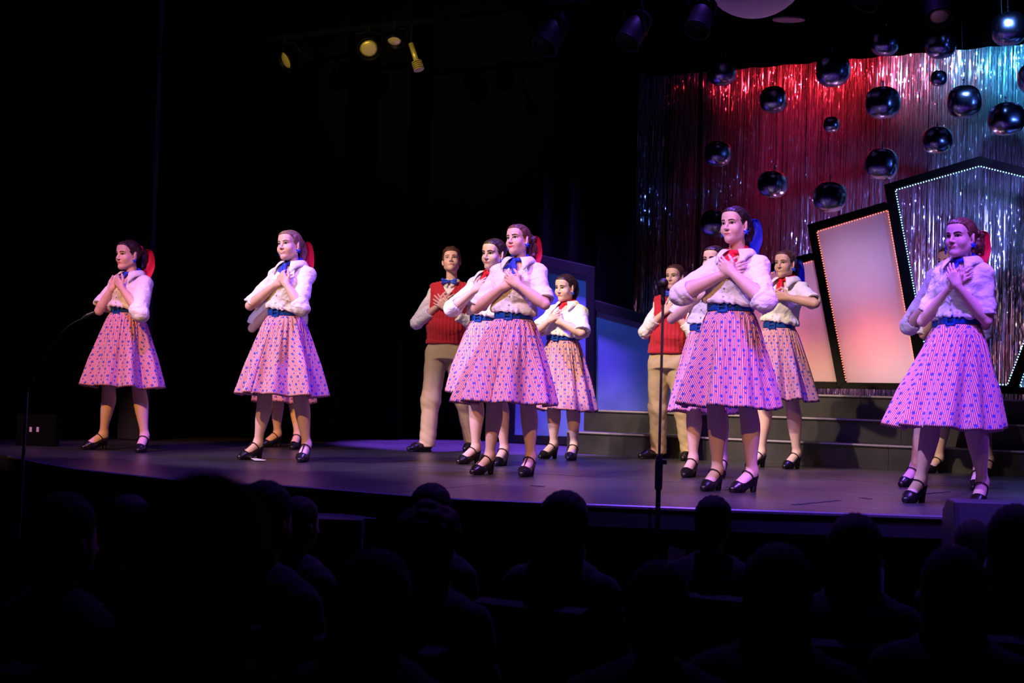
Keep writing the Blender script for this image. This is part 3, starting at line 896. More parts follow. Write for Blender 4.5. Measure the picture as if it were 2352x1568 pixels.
# ------------------------------------------------------------------ people: materials
def skin_mat(name, col):
    t = NT(name)
    n = t.noise(14, 3, t.obj())
    t.t.links.new(t.mix(t.ramp(n, 0.35, 0.7), tuple(c * 0.93 for c in col), tuple(min(1, c * 1.05) for c in col)), t.b.inputs['Base Color'])
    t.b.inputs['Roughness'].default_value = 0.48
    t.b.inputs['Specular IOR Level'].default_value = 0.35
    t.bump(t.noise(300, 2, t.obj()), 0.08, 0.001)
    return t.m
def hair_mat(name, col):
    t = NT(name)
    v = t.scaled((90, 90, 9))
    n = t.noise(1.0, 3, v)
    t.t.links.new(t.mix(t.ramp(n, 0.3, 0.7), tuple(c * 0.45 for c in col), tuple(c * 1.5 for c in col)), t.b.inputs['Base Color'])
    t.b.inputs['Roughness'].default_value = 0.42
    t.bump(n, 0.7, 0.003)
    return t.m
def cloth_mat(name, col, rough=0.8, weave=700, bump=0.15):
    t = NT(name)
    b = t.b
    n = t.noise(5, 3, t.obj())
    t.t.links.new(t.mix(t.ramp(n, 0.3, 0.7), tuple(c * 0.94 for c in col), col), b.inputs['Base Color'])
    b.inputs['Roughness'].default_value = rough
    b.inputs['Specular IOR Level'].default_value = 0.25
    t.bump(t.noise(weave, 2, t.obj()), bump, 0.001)
    return t.m
def creased(name, col):
    t = NT(name)
    b = t.b
    b.inputs['Base Color'].default_value = (*col, 1)
    b.inputs['Roughness'].default_value = 0.8
    b.inputs['Specular IOR Level'].default_value = 0.2
    def ridge(scale, dist):
        nd = t.n('ShaderNodeTexNoise')
        nd.inputs['Scale'].default_value = scale
        nd.inputs['Detail'].default_value = 1.5
        nd.inputs['Distortion'].default_value = dist
        t.t.links.new(t.scaled((1.0, 1.0, 1.35)), nd.inputs['Vector'])
        return t.mt('POWER', t.mt('SUBTRACT', 1.0, t.mt('ABSOLUTE', t.mt('MULTIPLY', t.mt('SUBTRACT', nd.outputs[0], 0.5), 3.2))), 1.6)
    h = t.mt('ADD', ridge(7.0, 0.9), t.mt('MULTIPLY', ridge(17.0, 0.6), 0.4))
    t.bump(h, 0.36, 0.016)
    return t.m
def skirt_mat():
    t = NT('skirt_print')
    uv = t.n('ShaderNodeUVMap').outputs[0]
    sp = t.n('ShaderNodeSeparateXYZ')
    t.t.links.new(uv, sp.inputs[0])
    u, v = sp.outputs[0], sp.outputs[1]
    st = t.mt('LESS_THAN', t.mt('FRACT', t.mt('DIVIDE', u, 0.0108)), 0.50)
    col = t.mix(st, (0.80, 0.66, 0.71), (0.54, 0.022, 0.105))
    def stars(cu, cv, ou, ov, R):
        row = t.mt('FLOOR', t.mt('ADD', t.mt('DIVIDE', v, cv), ov))
        a = t.mt('ADD', t.mt('ADD', t.mt('DIVIDE', u, cu), ou), t.mt('MULTIPLY', row, 0.5))
        x = t.mt('MULTIPLY', t.mt('SUBTRACT', t.mt('FRACT', a), 0.5), cu)
        y = t.mt('MULTIPLY', t.mt('SUBTRACT', t.mt('FRACT', t.mt('ADD', t.mt('DIVIDE', v, cv), ov)), 0.5), cv)
        r = t.mt('SQRT', t.mt('ADD', t.mt('MULTIPLY', x, x), t.mt('MULTIPLY', y, y)))
        ang = t.mt('MULTIPLY', t.mt('ARCTAN2', x, y), 5.0)
        lim = t.mt('MULTIPLY_ADD', t.mt('COSINE', ang), R * 0.20, R * 0.80)
        return t.mt('LESS_THAN', r, lim)
    s1 = stars(0.061, 0.057, 0.0, 0.0, 0.0125)
    s2 = stars(0.061, 0.057, 0.5, 0.45, 0.0080)
    msk = t.mt('MAXIMUM', s1, s2)
    col = t.mix(msk, col, (0.075, 0.090, 0.52))
    t.t.links.new(col, t.b.inputs['Base Color'])
    t.b.inputs['Roughness'].default_value = 0.75
    t.b.inputs['Specular IOR Level'].default_value = 0.2
    t.bump(t.noise(500, 2, t.obj()), 0.12, 0.001)
    return t.m
def vest_mat():
    t = NT('red_knit')
    t.b.inputs['Base Color'].default_value = (0.50, 0.008, 0.022, 1)
    t.b.inputs['Roughness'].default_value = 0.85
    t.b.inputs['Sheen Weight'].default_value = 0.2
    t.bump(t.noise(1.0, 2, t.scaled((150, 150, 60))), 0.5, 0.003)
    return t.m
MA = dict(
    skin=[skin_mat('skin_fair', (0.78, 0.50, 0.40)), skin_mat('skin_warm', (0.70, 0.43, 0.31))],
    tights=cloth_mat('tights_nylon', (0.80, 0.54, 0.48), 0.55, 900, 0.05),
    hair=[hair_mat('hair_dark', (0.030, 0.015, 0.011)), hair_mat('hair_brown', (0.075, 0.034, 0.020)),
          hair_mat('hair_light', (0.26, 0.155, 0.085)), hair_mat('hair_auburn', (0.13, 0.055, 0.030))],
    white=creased('white_cotton', (0.84, 0.82, 0.83)),
    skirt=skirt_mat(),
    belt=M('blue_vinyl', (0.006, 0.060, 0.36), 0.35, spec=0.5),
    red=cloth_mat('red_chiffon', (0.74, 0.010, 0.035), 0.6), blue=cloth_mat('blue_chiffon', (0.020, 0.045, 0.58), 0.55),
    shoe=M('black_leather', (0.008, 0.007, 0.008), 0.28, spec=0.6),
    sole=M('tan_sole', (0.16, 0.075, 0.035), 0.6),
    star=M('blue_glitter_plastic', (0.012, 0.05, 0.62), 0.25, spec=0.7),
    eye=M('eye_white', (0.62, 0.60, 0.58), 0.55), iris=M('iris_brown', (0.030, 0.016, 0.010), 0.25),
    lash=M('lash', (0.012, 0.008, 0.007), 0.6), brow=M('brow_hair', (0.06, 0.032, 0.02), 0.8),
    lip=M('lip_rose', (0.60, 0.16, 0.16), 0.35), lipred=M('lip_red', (0.66, 0.05, 0.07), 0.35), tooth=M('teeth', (0.8, 0.76, 0.68), 0.3),
    vest=vest_mat(), khaki=cloth_mat('khaki_cotton', (0.56, 0.43, 0.27), 0.85, 500, 0.2),
    button=M('button_pearl', (0.75, 0.73, 0.72), 0.3), metal=M('buckle_metal', (0.5, 0.5, 0.52), 0.3, 1.0),
)
ZV = np.array([0, 0, 1.0])

def warp(P, seed):
    """soft folds: ridged sum of warped waves, about -1..1"""
    r = np.random.RandomState(seed)
    out = 0
    for i in range(4):
        a = r.normal(size=3); a /= np.linalg.norm(a)
        b = r.normal(size=3); b /= np.linalg.norm(b)
        c = r.normal(size=3)
        f1 = 30 + 22 * i
        ph = P @ a * f1 + r.rand() * 6 + 1.3 * np.sin(P @ b * 17 + r.rand() * 6) + 0.8 * np.sin(P @ c * 31)
        out = out + (1 - 2 * np.abs(np.sin(ph * 0.5))) * (0.55 / (1 + 0.6 * i))
    return out

def torso_field(W, N, F, L, prof, grow=0.0, lo=-0.05, hi=1.0):
    ax = N - W
    ln = np.linalg.norm(ax)
    ax = ax / ln
    L2 = unit(L - ax * (L @ ax)); F2 = unit(F - ax * (F @ ax))
    ss = [q[0] for q in prof]
    def f(X, Y, Z):
        px, py, pz = X - W[0], Y - W[1], Z - W[2]
        s_ = (px * ax[0] + py * ax[1] + pz * ax[2]) / ln
        l = px * L2[0] + py * L2[1] + pz * L2[2]
        q = px * F2[0] + py * F2[1] + pz * F2[2]
        rx = np.interp(s_, ss, [p[1] for p in prof]) + grow
        ry = np.interp(s_, ss, [p[2] for p in prof]) + grow
        fo = np.interp(s_, ss, [p[3] for p in prof])
        d = (np.sqrt((l / rx)**2 + ((q - fo) / ry)**2) - 1) * np.minimum(rx, ry)
        return np.maximum(d, np.maximum((lo - s_) * ln, (s_ - hi) * ln))
    c = (W + N) / 2
    e = np.array([0.3, 0.3, ln / 2 + 0.05])
    return f, c - e, c + e

def foot_frame(mid, yaw):
    a = math.radians(yaw)
    d = np.array([-math.sin(a), -math.cos(a), 0])        # toe direction
    x = np.array([d[1], -d[0], 0])
    return mid, d, x
def shoe_meshes():
    out = {}
    v = Vox((-0.06, -0.15, -0.01), (0.06, 0.16, 0.16), 0.003)
    v.cone((0, -0.078, 0.085), (0, 0.045, 0.036), 0.033, 0.040, 0.02)
    v.cone((0, 0.045, 0.034), (0, 0.098, 0.021), 0.038, 0.024, 0.03, flat=(ZV, 1.25))
    v.cone((0, -0.085, 0.10), (0, -0.080, 0.125), 0.030, 0.029, 0.01)
    def cut(X, Y, Z):
        zt = np.interp(Y, [-0.12, -0.09, -0.03, 0.02, 0.05, 0.064, 0.078, 0.2], [0.128, 0.118, 0.080, 0.058, 0.056, 0.066, 0.10, 0.2])
        return (zt - Z) * 0.8 + 0 * X
    v.put((lambda X, Y, Z: -(-cut(X, Y, Z)), np.array([-1, -1, -1.]), np.array([1, 1, 1.])), 0.002, '-')
    v.put((lambda X, Y, Z: Z - 0.004 + 0 * X + 0 * Y, np.array([-1, -1, -1.]), np.array([1, 1, 0.012])), 0.0, '-')
    # sole, arch and heel
    v.cone((0, 0.035, 0.006), (0, 0.095, 0.006), 0.036, 0.022, 0.006, flat=(ZV, 5.5))
    v.cone((0, -0.06, 0.046), (0, 0.03, 0.010), 0.022, 0.030, 0.01, flat=(ZV, 3.0))
    v.cone((0, -0.082, 0.055), (0, -0.086, 0.018), 0.026, 0.0185, 0.012)
    v.cone((0, -0.086, 0.018), (0, -0.086, 0.010), 0.0185, 0.0185, 0.004)
    v.put((lambda X, Y, Z: Z + 0 * X + 0 * Y, np.array([-1, -1, -1.]), np.array([1, 1, 0.01])), 0.0, '-')
    p, t, q = v.mesh('shoe')
    out['heel'] = mesh_arr('shoe', p, q, t)
    b = MB()
    pts = []
    for i in range(19):
        a = math.radians(-28 + 236 * i / 18)
        c = np.array([0, -0.034, 0.098])
        pts.append(c + 0.0372 * (math.cos(a) * np.array([1, 0, 0]) + math.sin(a) * np.array([0, 0.63, 0.78])))
    b.tube(pts, 0.0040, 8)
    b.box((0.038, -0.038, 0.094), np.eye(3), (0.003, 0.006, 0.005))
    out['strap'] = b.mesh('strap')
    b.tube([(0, -0.011, 0.128), (0, 0.012, 0.108), (0, 0.040, 0.084), (0, 0.066, 0.066)], 0.0046, 8)
    out['tstrap'] = b.mesh('strap')
    v = Vox((-0.07, -0.17, -0.01), (0.07, 0.18, 0.13), 0.0035)
    v.cone((0, -0.085, 0.045), (0, 0.05, 0.040), 0.038, 0.043, 0.02)
    v.cone((0, 0.05, 0.036), (0, 0.118, 0.026), 0.042, 0.026, 0.02, flat=(ZV, 1.15))
    v.cone((0, -0.06, 0.06), (0, -0.055, 0.10), 0.042, 0.040, 0.02)
    v.cone((0, -0.085, 0.008), (0, 0.10, 0.008), 0.040, 0.034, 0.004, flat=(ZV, 4.5))
    v.put((lambda X, Y, Z: Z - 0.0 + 0 * X + 0 * Y, np.array([-1, -1, -1.]), np.array([1, 1, 0.01])), 0.0, '-')
    p, t, q = v.mesh('shoe')
    out['oxford'] = mesh_arr('shoe', p, q, t)
    for k in out:
        out[k].materials.append(MA['shoe'])
        out[k].polygons.foreach_set('use_smooth', np.ones(len(out[k].polygons), bool))
    return out
SHOES = shoe_meshes()

def hand(v, wr, f, nrm, th, sc, curl=(0.25, 0.25, 0.28, 0.32), spread=0.10, thumb=0.6):
    f = unit(f); nrm = unit(nrm - f * (nrm @ f)); t = unit(np.cross(f, nrm)); t = t if t @ th > 0 else -t
    off = (0.027, 0.009, -0.010, -0.027)
    ln = (0.072, 0.080, 0.074, 0.058)
    rr = (0.0088, 0.0090, 0.0085, 0.0076)
    for i in range(4):
        k0 = wr + sc * (f * 0.012 + t * off[i] * 0.55)
        k1 = wr + sc * (f * (0.086 - 0.006 * abs(i - 1)) + t * off[i])
        v.cone(k0, k1, 0.0155 * sc, 0.0118 * sc, 0.016)
    for i in range(4):
        p = wr + sc * (f * (0.086 - 0.006 * abs(i - 1)) + t * off[i])
        g = unit(f + t * (spread * (1.3 - i)))
        a = 0
        for j, fr in enumerate((0.45, 0.31, 0.24)):
            a += curl[i] * (1.0 if j == 0 else 1.5)
            d = g * math.cos(a) + nrm * math.sin(a)
            q = p + d * ln[i] * fr * sc
            r0 = rr[i] * sc * (1 - 0.10 * j)
            v.cone(p, q, r0, r0 * 0.9, 0.003 if j else 0.008)
            p = q
    p = wr + sc * (f * 0.022 + t * 0.020 + nrm * 0.004)
    for L_, fa, ta, r in ((0.042, 0.70, 0.72, 0.0130), (0.033, 0.93, 0.36 * thumb / 0.6, 0.0105), (0.026, 0.97, 0.22, 0.0092)):
        q = p + unit(f * fa + t * ta + nrm * 0.12) * L_ * sc
        v.cone(p, q, r * sc, r * 0.88 * sc, 0.008)
        p = q

def star_prism(c, ax, n, R, th):
    pts = []
    for i in range(10):
        r = R if i % 2 == 0 else R * 0.45
        g = math.pi / 2 + math.pi * i / 5
        pts.append(c + r * math.cos(g) * ax[0] + r * math.sin(g) * ax[1] - n * th / 2)
    b = MB()
    m_ = c - n * th * 1.3
    vs = [m_] + pts + [q + n * th for q in pts]
    fs = [(0, 1 + i, 1 + (i + 1) % 10) for i in range(10)]
    fs += [(1 + i, 11 + i, 11 + (i + 1) % 10, 1 + (i + 1) % 10) for i in range(10)]
    fs += [tuple(range(20, 10, -1))]
    return b.poly(vs, fs)

def person(p):
    boy = p.get('boy', False)
    hB = p.get('h', 0.0036)
    va = lambda px: math.degrees(math.atan((px - 1176) / FPX))        # yaws are given as seen from the lens
    def foot(a):
        return foot_frame(G(a[0], a[1]), a[2] + va(a[0]))
    fR, fL = foot(p['fR']), foot(p['fL'])
    B = (fR[0] + fL[0]) / 2
    B[2] = 0
    D = dep(B)
    def JL(px, d=D):                       # pixel -> local point at depth d
        return J(px[0], px[1], d) - B
    W, N = JL(p['waist']), JL(p['neck'])
    s = p.get('sc', (J(p['head'][0], p['top'], D)[2]) / 1.66)
    hs = ((p['chin'] - p['top']) / FPX * D) / 0.223
    wd = p.get('wd', 1.0) * s
    by = math.radians(p['yaw'] + va(p['waist'][0]))
    F = np.array([-math.sin(by), -math.cos(by), 0]); L = np.array([math.cos(by), -math.sin(by), 0])
    # head frame
    a, pi_, ro = (math.radians(x) for x in (p['hyaw'] + va(p['head'][0]), p.get('hpit', 0), p.get('hrol', 0)))
    hf = np.array([-math.sin(a) * math.cos(pi_), -math.cos(a) * math.cos(pi_), math.sin(pi_)])
    hx = np.array([math.cos(a), -math.sin(a), 0])
    hu = np.cross(hf, hx)
    hx, hu = hx * math.cos(ro) + hu * math.sin(ro), hu * math.cos(ro) - hx * math.sin(ro)
    HR = np.array([hx, -hf, hu])
    HCn = JL(p['head'])
    def hp(x, y, z):
        return HCn + hs * (x * hx - y * hf + z * hu)
    # shoulders, arms
    sw = p.get('sw', 0.144) * s
    sh = {'R': N - L * sw - ZV * 0.064 * s, 'L': N + L * sw - ZV * 0.064 * s}
    prof0 = [(-0.1, 0.128, 0.105, 0.0), (0.0, 0.128, 0.105, 0.0), (0.25, 0.135, 0.108, 0.006), (0.5, 0.148, 0.118, 0.016),
             (0.68, 0.158, 0.112, 0.012), (0.82, 0.158, 0.092, 0.0), (0.92, 0.115, 0.070, -0.006), (1.0, 0.066, 0.058, -0.008)]
    if boy:
        prof0 = [(-0.1, 0.135, 0.100, 0.0), (0.0, 0.135, 0.100, 0.0), (0.4, 0.142, 0.102, 0.004), (0.68, 0.158, 0.106, 0.008),
                 (0.82, 0.160, 0.092, 0.0), (0.92, 0.115, 0.070, -0.006), (1.0, 0.064, 0.060, -0.008)]
    prof = [(q[0], q[1] * wd, q[2] * wd, q[3] * s) for q in prof0]
    Tl = np.linalg.norm(N - W)
    def chest(px, extra):                      # depth at which the view ray meets the clothed chest
        f_, _, _ = torso_field(W, N, F, L, prof, extra, -0.2, 1.2)
        ts = np.arange(D - 0.45, D + 0.15, 0.004)
        q = np.array([JL(px, t) for t in ts])
        d = f_(q[:, 0], q[:, 1], q[:, 2])
        return ts[int(np.argmax(d < 0))] if (d < 0).any() else ts[int(np.argmin(d))]
    top = p.get('topc', 'L')
    wrist, hc, el = {}, {}, {}
    for sd in 'RL':
        ex = 0.054 if sd == top else 0.026
        hpx = p['hand' + sd]
        hc[sd] = JL(hpx, chest(hpx, ex * s))
        epx = p['el' + sd]
        sg = -1 if sd == 'R' else 1
        guess = sh[sd] + L * sg * 0.07 + F * 0.08 - ZV * 0.2
        r = ray(*epx)
        o = CAM - B - sh[sd]
        ua = p.get('ua', 0.275) * s
        b_, c_ = r @ o, o @ o - ua * ua
        A_ = r @ r
        disc = b_ * b_ - A_ * c_
        gd = dep(B + guess)
        if disc <= 0:
            t_ = -b_ / A_
        else:
            ts = [(-b_ - math.sqrt(disc)) / A_, (-b_ + math.sqrt(disc)) / A_]
            t_ = min(ts, key=lambda x: abs(x - gd))
        t_ = gd + np.clip(t_ - gd, -0.12, 0.12)
        el[sd] = CAM + r * t_ - B
    hands = {}
    for sd in 'RL':
        f = unit(hc[sd] - el[sd])
        f = unit(f - F * (f @ F) * 0.75 + F * p.get('hin', -0.06))
        wrist[sd] = hc[sd] - f * 0.070 * s * p.get('hsz', 0.9)
        hands[sd] = f
    if p.get('dbg'):
        for sd in 'RL':
            print(p['id'], sd, 'upper %.3f fore %.3f' % (np.linalg.norm(el[sd] - sh[sd]), np.linalg.norm(wrist[sd] - el[sd])), 'scale %.2f hs %.2f dep %.2f torso %.2f waist z %.2f' % (s, hs, D, Tl, W[2]))
    # ---------------- body
    hip = W - ZV * 0.17 * s
    lo = np.min([N, W, HCn, *el.values(), *wrist.values(), *hc.values(), fR[0] - B, fL[0] - B, hip], axis=0) - 0.2
    hi = np.max([N, W, HCn, *el.values(), *wrist.values(), *hc.values(), fR[0] - B, fL[0] - B, hip], axis=0) + 0.2
    lo[2] = -0.005
    v = Vox(lo, hi, hB)
    # skull and face
    v.ell(hp(0, 0.014, 0.034), np.array([0.073, 0.094, 0.080]) * hs, HR, 0)
    v.ell(hp(0, -0.022, -0.030), np.array([0.058, 0.064, 0.074]) * hs, HR, 0.03)
    v.cone(hp(-0.044, -0.004, -0.056), hp(0, -0.066, -0.090), 0.020 * hs, 0.0165 * hs, 0.03)
    v.cone(hp(0.044, -0.004, -0.056), hp(0, -0.066, -0.090), 0.020 * hs, 0.0165 * hs, 0.03)
    v.ell(hp(0, -0.056, 0.050), np.array([0.050, 0.026, 0.045]) * hs, HR, 0.03)        # forehead
    for sg in (-1, 1):
        v.ell(hp(sg * 0.036, -0.056, -0.030), np.array([0.024, 0.022, 0.024]) * hs * p.get('cheek', 1.0), HR, 0.025)
        v.ell(hp(sg * 0.031, -0.097, 0.004), np.array([0.017, 0.017, 0.0125]) * hs, HR, 0.012, '-')
        v.cone(hp(sg * 0.014, -0.080, 0.0235), hp(sg * 0.043, -0.066, 0.0245), 0.009 * hs, 0.007 * hs, 0.012)
    v.cone(hp(0, -0.079, 0.018), hp(0, -0.104, -0.026), 0.0062 * hs, 0.0086 * hs, 0.012)       # nose
    for sg in (-1, 1):
        v.ell(hp(sg * 0.0098, -0.094, -0.030), np.array([0.0078, 0.0095, 0.0070]) * hs, HR, 0.006)
        v.ell(hp(sg * 0.0062, -0.098, -0.0380), np.array([0.0035, 0.0045, 0.004]) * hs, HR, 0.002, '-')
    v.ell(hp(0, -0.077, -0.056), np.array([0.023, 0.014, 0.013]) * hs, HR, 0.012)
    v.cone(hp(-0.018, -0.0835, -0.0535), hp(0.018, -0.0835, -0.0535), 0.0055 * hs, 0.0055 * hs, 0.006)
    v.cone(hp(-0.014, -0.0825, -0.0650), hp(0.014, -0.0825, -0.0650), 0.0060 * hs, 0.0060 * hs, 0.006)
    v.ell(hp(0, -0.072, -0.090), np.array([0.018, 0.013, 0.013]) * hs, HR, 0.015)           # chin
    for sg in (-1, 1):
        E1 = unit(hx * sg + hf * -0.45); E2 = unit(hu * 0.97 + hf * -0.22); E3 = np.cross(E1, E2)
        ec = hp(sg * 0.075, 0.012, -0.006)
        RE = np.array([E1, E3, E2])
        v.ell(ec, np.array([0.0085, 0.018, 0.031]) * hs, RE, 0.006)
        v.ell(ec + E1 * 0.008 * hs, np.array([0.006, 0.0105, 0.019]) * hs, RE, 0.005, '-')
        v.ell(hp(sg * 0.073, 0.004, -0.030), np.array([0.006, 0.008, 0.009]) * hs, HR, 0.006)
    # neck, chest, spine
    nb = hp(0, 0.022, -0.070)
    v.cone(N - ZV * 0.03 - F * 0.01, nb, 0.049 * s, 0.0455 * hs, 0.02)
    for sd in 'RL':
        v.cone(N + (nb - N) * 0.10 - F * 0.012, sh[sd], 0.028 * s, 0.036 * s, 0.03)
    v.put(torso_field(W, N, F, L, prof, -0.012, 0.45, 0.985), 0.03)
    v.cone(W + (N - W) * 0.5, W, 0.10 * wd, 0.095 * wd, 0.04)
    v.cone(W, hip, 0.085 * wd, 0.085 * wd, 0.03)
    # arms and hands
    for sd in 'RL':
        e_, w_ = el[sd], wrist[sd]
        an = p.get('arm', 1.0) * s
        v.cone(sh[sd], e_, 0.038 * an, 0.0325 * an, 0.03)
        v.chain([e_, e_ + (w_ - e_) * 0.25, e_ + (w_ - e_) * 0.65, w_, w_ + hands[sd] * 0.022], [0.0325 * an, 0.040 * an, 0.033 * an, 0.0238 * an, 0.020 * an], 3, 0.012)
        c = p.get('curl' + sd, 1.0)
        hand(v, w_ + hands[sd] * 0.008, hands[sd], -F, ZV, s * p.get('hsz', 0.9), curl=tuple(x * c for x in (0.16, 0.18, 0.20, 0.24)), spread=p.get('spread', 0.06))
    # legs
    ank = {}
    for sd, ft in (('R', fR), ('L', fL)):
        sg = -1 if sd == 'R' else 1
        fo, td, tx = ft[0] - B, ft[1], ft[2]
        hz = 0.0 if boy else 0.055
        A = fo - td * 0.072 + ZV * (0.075 + hz)
        hj = hip + L * sg * 0.078 * wd
        kn = hj + (A - hj) * 0.52 + F * 0.012 + L * sg * 0.004
        ank[sd] = (A, kn, hj)
        lg = p.get('leg', 1.0) * s
        cf = kn + (A - kn) * 0.30 - td * 0.012
        v.chain([hj, hj + (kn - hj) * 0.5 + F * 0.01, kn, cf, kn + (A - kn) * 0.55 - td * 0.006, kn + (A - kn) * 0.82, A],
                [0.074 * lg, 0.068 * lg, 0.054 * lg, 0.0575 * lg, 0.0490 * lg, 0.0345 * min(lg, 1.05), 0.0330], 4, 0.02)
        if not boy:
            v.cone(A - ZV * 0.010, fo + td * 0.045 + ZV * 0.037, 0.0325, 0.035, 0.012)
            v.cone(fo + td * 0.045 + ZV * 0.036, fo + td * 0.095 + ZV * 0.022, 0.034, 0.016, 0.01)
            v.cone(A, fo - td * 0.080 + ZV * 0.088, 0.033, 0.029, 0.02)
        else:
            v.cone(A, fo + td * 0.05 + ZV * 0.036, 0.036, 0.034, 0.02)
            v.cone(A, fo - td * 0.08 + ZV * 0.045, 0.036, 0.032, 0.02)
    P, T, Q = v.mesh('person')
    me = mesh_arr('person', P, Q, T)
    me = decimated(me, p.get('dec', 0.30))
    cz = np.zeros(len(me.polygons) * 3)
    me.polygons.foreach_get('center', cz)
    cz = cz.reshape(-1, 3)
    mi = np.where(cz[:, 2] < W[2] - 0.05, 1, 0).astype(np.int32)
    me.polygons.foreach_set('material_index', mi)
    sk = MA['skin'][p.get('skin', 0)]
    me.materials.clear()
    body = link('person', me, [sk, MA['tights'] if not boy else sk], None, B, True)
    me.polygons.foreach_set('material_index', mi)
    tag(body, p['label'], 'person', p.get('group'))

    # ---------------- face
    def surf(x, z, y0=-0.125, off=0.0006):
        ys = np.arange(y0, 0.0, 0.0008)
        pts = np.array([hp(x, y, z) for y in ys])
        d = v.at(pts)
        i = int(np.argmax(d < 0))
        if d[i] >= 0: i = len(ys) - 1
        if i > 0:
            yy = ys[i - 1] + (ys[i] - ys[i - 1]) * d[i - 1] / (d[i - 1] - d[i] + 1e-9)
        else:
            yy = ys[0]
        return yy - off
    op = p.get('eyeopen', 1.0)
    for sg in (-1, 1):
        cx, czz = 0.0315 * sg, 0.0050
        nu, nv = 27, 15
        vs, fs, mi = [], [], []
        for j in range(nv):
            for i in range(nu):
                u, w_ = -1 + 2 * i / (nu - 1), -1 + 2 * j / (nv - 1)
                e = (1 - abs(u)**2.2)
                hh = (0.0068 * op if w_ > 0 else 0.0046)
                x = cx + u * 0.0170
                z = czz + w_ * hh * e + 0.0012 * u * sg
                y = surf(cx + u * 0.0170, czz) - 0.0010 - 0.0022 * (1 - u * u) * (1 - 0.5 * w_ * w_)
                vs.append(hp(x, y, z))
        gz = p.get('gaze', 0.0)
        for j in range(nv - 1):
            for i in range(nu - 1):
                fs.append((j * nu + i, j * nu + i + 1, (j + 1) * nu + i + 1, (j + 1) * nu + i))
                u, w_ = -1 + 2 * (i + .5) / (nu - 1), -1 + 2 * (j + .5) / (nv - 1)
                hh = (0.0068 * op if w_ > 0 else 0.0046)
                dx, dz = u * 0.0170 - gz * 0.004, w_ * hh * (1 - abs(u)**2.2) - 0.0006
                mi.append(1 if dx * dx + dz * dz < 0.0066**2 else 0)
        b = MB()
        b.poly(vs, fs)
        b.mi = mi
        eo = link('eye', b.mesh('eye'), [MA['eye'], MA['iris']], body, None, True)
        b = MB()
        pu, pl = [], []
        for i in range(13):
            u = -1.12 + 2.24 * i / 12
            e = max(0.0, 1 - abs(u)**2.2)
            x, z = cx + u * 0.0170, czz + 0.0068 * op * e + 0.0012 * u * sg
            y = surf(cx + np.clip(u, -1, 1) * 0.0158, czz + 0.004) - 0.0030 * (1 - min(1, u * u)) - 0.0012
            pu.append(hp(x, y, z))
        b.tube(pu, [0.0010 + 0.0014 * math.sin(math.pi * i / 12) for i in range(13)], 6)
        b.build('eyelashes', MA['lash'], eo, None, True)
        b = MB()
        br = []
        bo = p.get('brow', 0.0)
        for i in range(10):
            u = i / 9
            x = sg * (0.0125 + 0.0375 * u)
            z = 0.0225 + 0.0065 * math.sin(math.pi * min(1, u * 0.85)) - 0.003 * u + bo * (0.5 - u) * 0.008
            br.append(hp(x, surf(x, z) - 0.0002, z))
        b.tube(br, [0.0014 + 0.0021 * math.sin(math.pi * min(1, 0.25 + 0.75 * i / 9)) for i in range(10)], 6)
        b.build('eyebrow', MA['brow'] if p.get('hair', 0) != 2 else MA['hair'][2], body, None, True)
    sm = p.get('smile', 0.0)
    mw = 0.0225 + 0.004 * max(0, sm)
    def lipline(u):
        return -0.0575 + sm * 0.0065 * (abs(u)**1.6 - 0.25)
    for part in ('mouth',):
        b = MB()
        nu = 13
        vs, fs = [], []
        opn = p.get('open', 0.0)
        rows = [(0.0072, 1), (0.0040, 1), (0.0004 + opn * 0.002, 1), (-0.0004 - opn * 0.004, 0), (-0.0045 - opn * 0.004, 0), (-0.0088 - opn * 0.004, 0)]
        for (rz, up_) in rows:
            for i in range(nu):
                u = -1 + 2 * i / (nu - 1)
                e = (1 - abs(u)**2.0)
                cup = 1 - 0.28 * math.exp(-(u / 0.16)**2) if rz > 0.006 else 1
                x, z = u * mw, lipline(u) + rz * (e if abs(rz) > 0.001 else 1) * cup
                bul = 0.0016 * e if abs(rz) in (0.0040, 0.0045) or 0.003 < abs(rz) < 0.006 else 0.0002
                vs.append(hp(x, surf(x, z) - bul, z))
        for j in range(len(rows) - 1):
            for i in range(nu - 1):
                fs.append((j * nu + i, j * nu + i + 1, (j + 1) * nu + i + 1, (j + 1) * nu + i))
        b.poly(vs, fs)
        b.mi = [0 if j != 2 else (2 if opn > 0 else 1) for j in range(len(rows) - 1) for i in range(nu - 1)]
        link('lips', b.mesh('lips'), [MA[p.get('lip', 'lip')], MA['lash'], MA['tooth']], body, None, True)

    # ---------------- hair
    hh = 0.0031
    lo_ = np.array([HCn[i] for i in range(3)]) - 0.34 * hs - np.array([0, 0, 0.12]); hi_ = HCn + 0.30 * hs
    hv = Vox(lo_, hi_, hh)
    kind = p.get('hairstyle', 'pony')
    g = {'short': 0.012}.get(kind, 0.006)
    hv.ell(hp(0, 0.016, 0.036), (np.array([0.073, 0.094, 0.080]) + g) * hs, HR, 0)
    hv.ell(hp(0, -0.056, 0.050), (np.array([0.050, 0.026, 0.045]) + g * 0.8) * hs, HR, 0.03)
    if kind == 'short':
        r = np.random.RandomState(5)
        for i in range(60):
            th_, ph_ = r.rand() * 6.283, r.rand() * 1.1
            d_ = np.array([math.cos(th_) * math.sin(ph_), math.sin(th_) * math.sin(ph_), math.cos(ph_)])
            hv.ell(hp(d_[0] * 0.076, 0.012 + d_[1] * 0.098, 0.040 + d_[2] * 0.086), np.full(3, (0.012 + 0.006 * r.rand()) * hs), HR, 0.008)
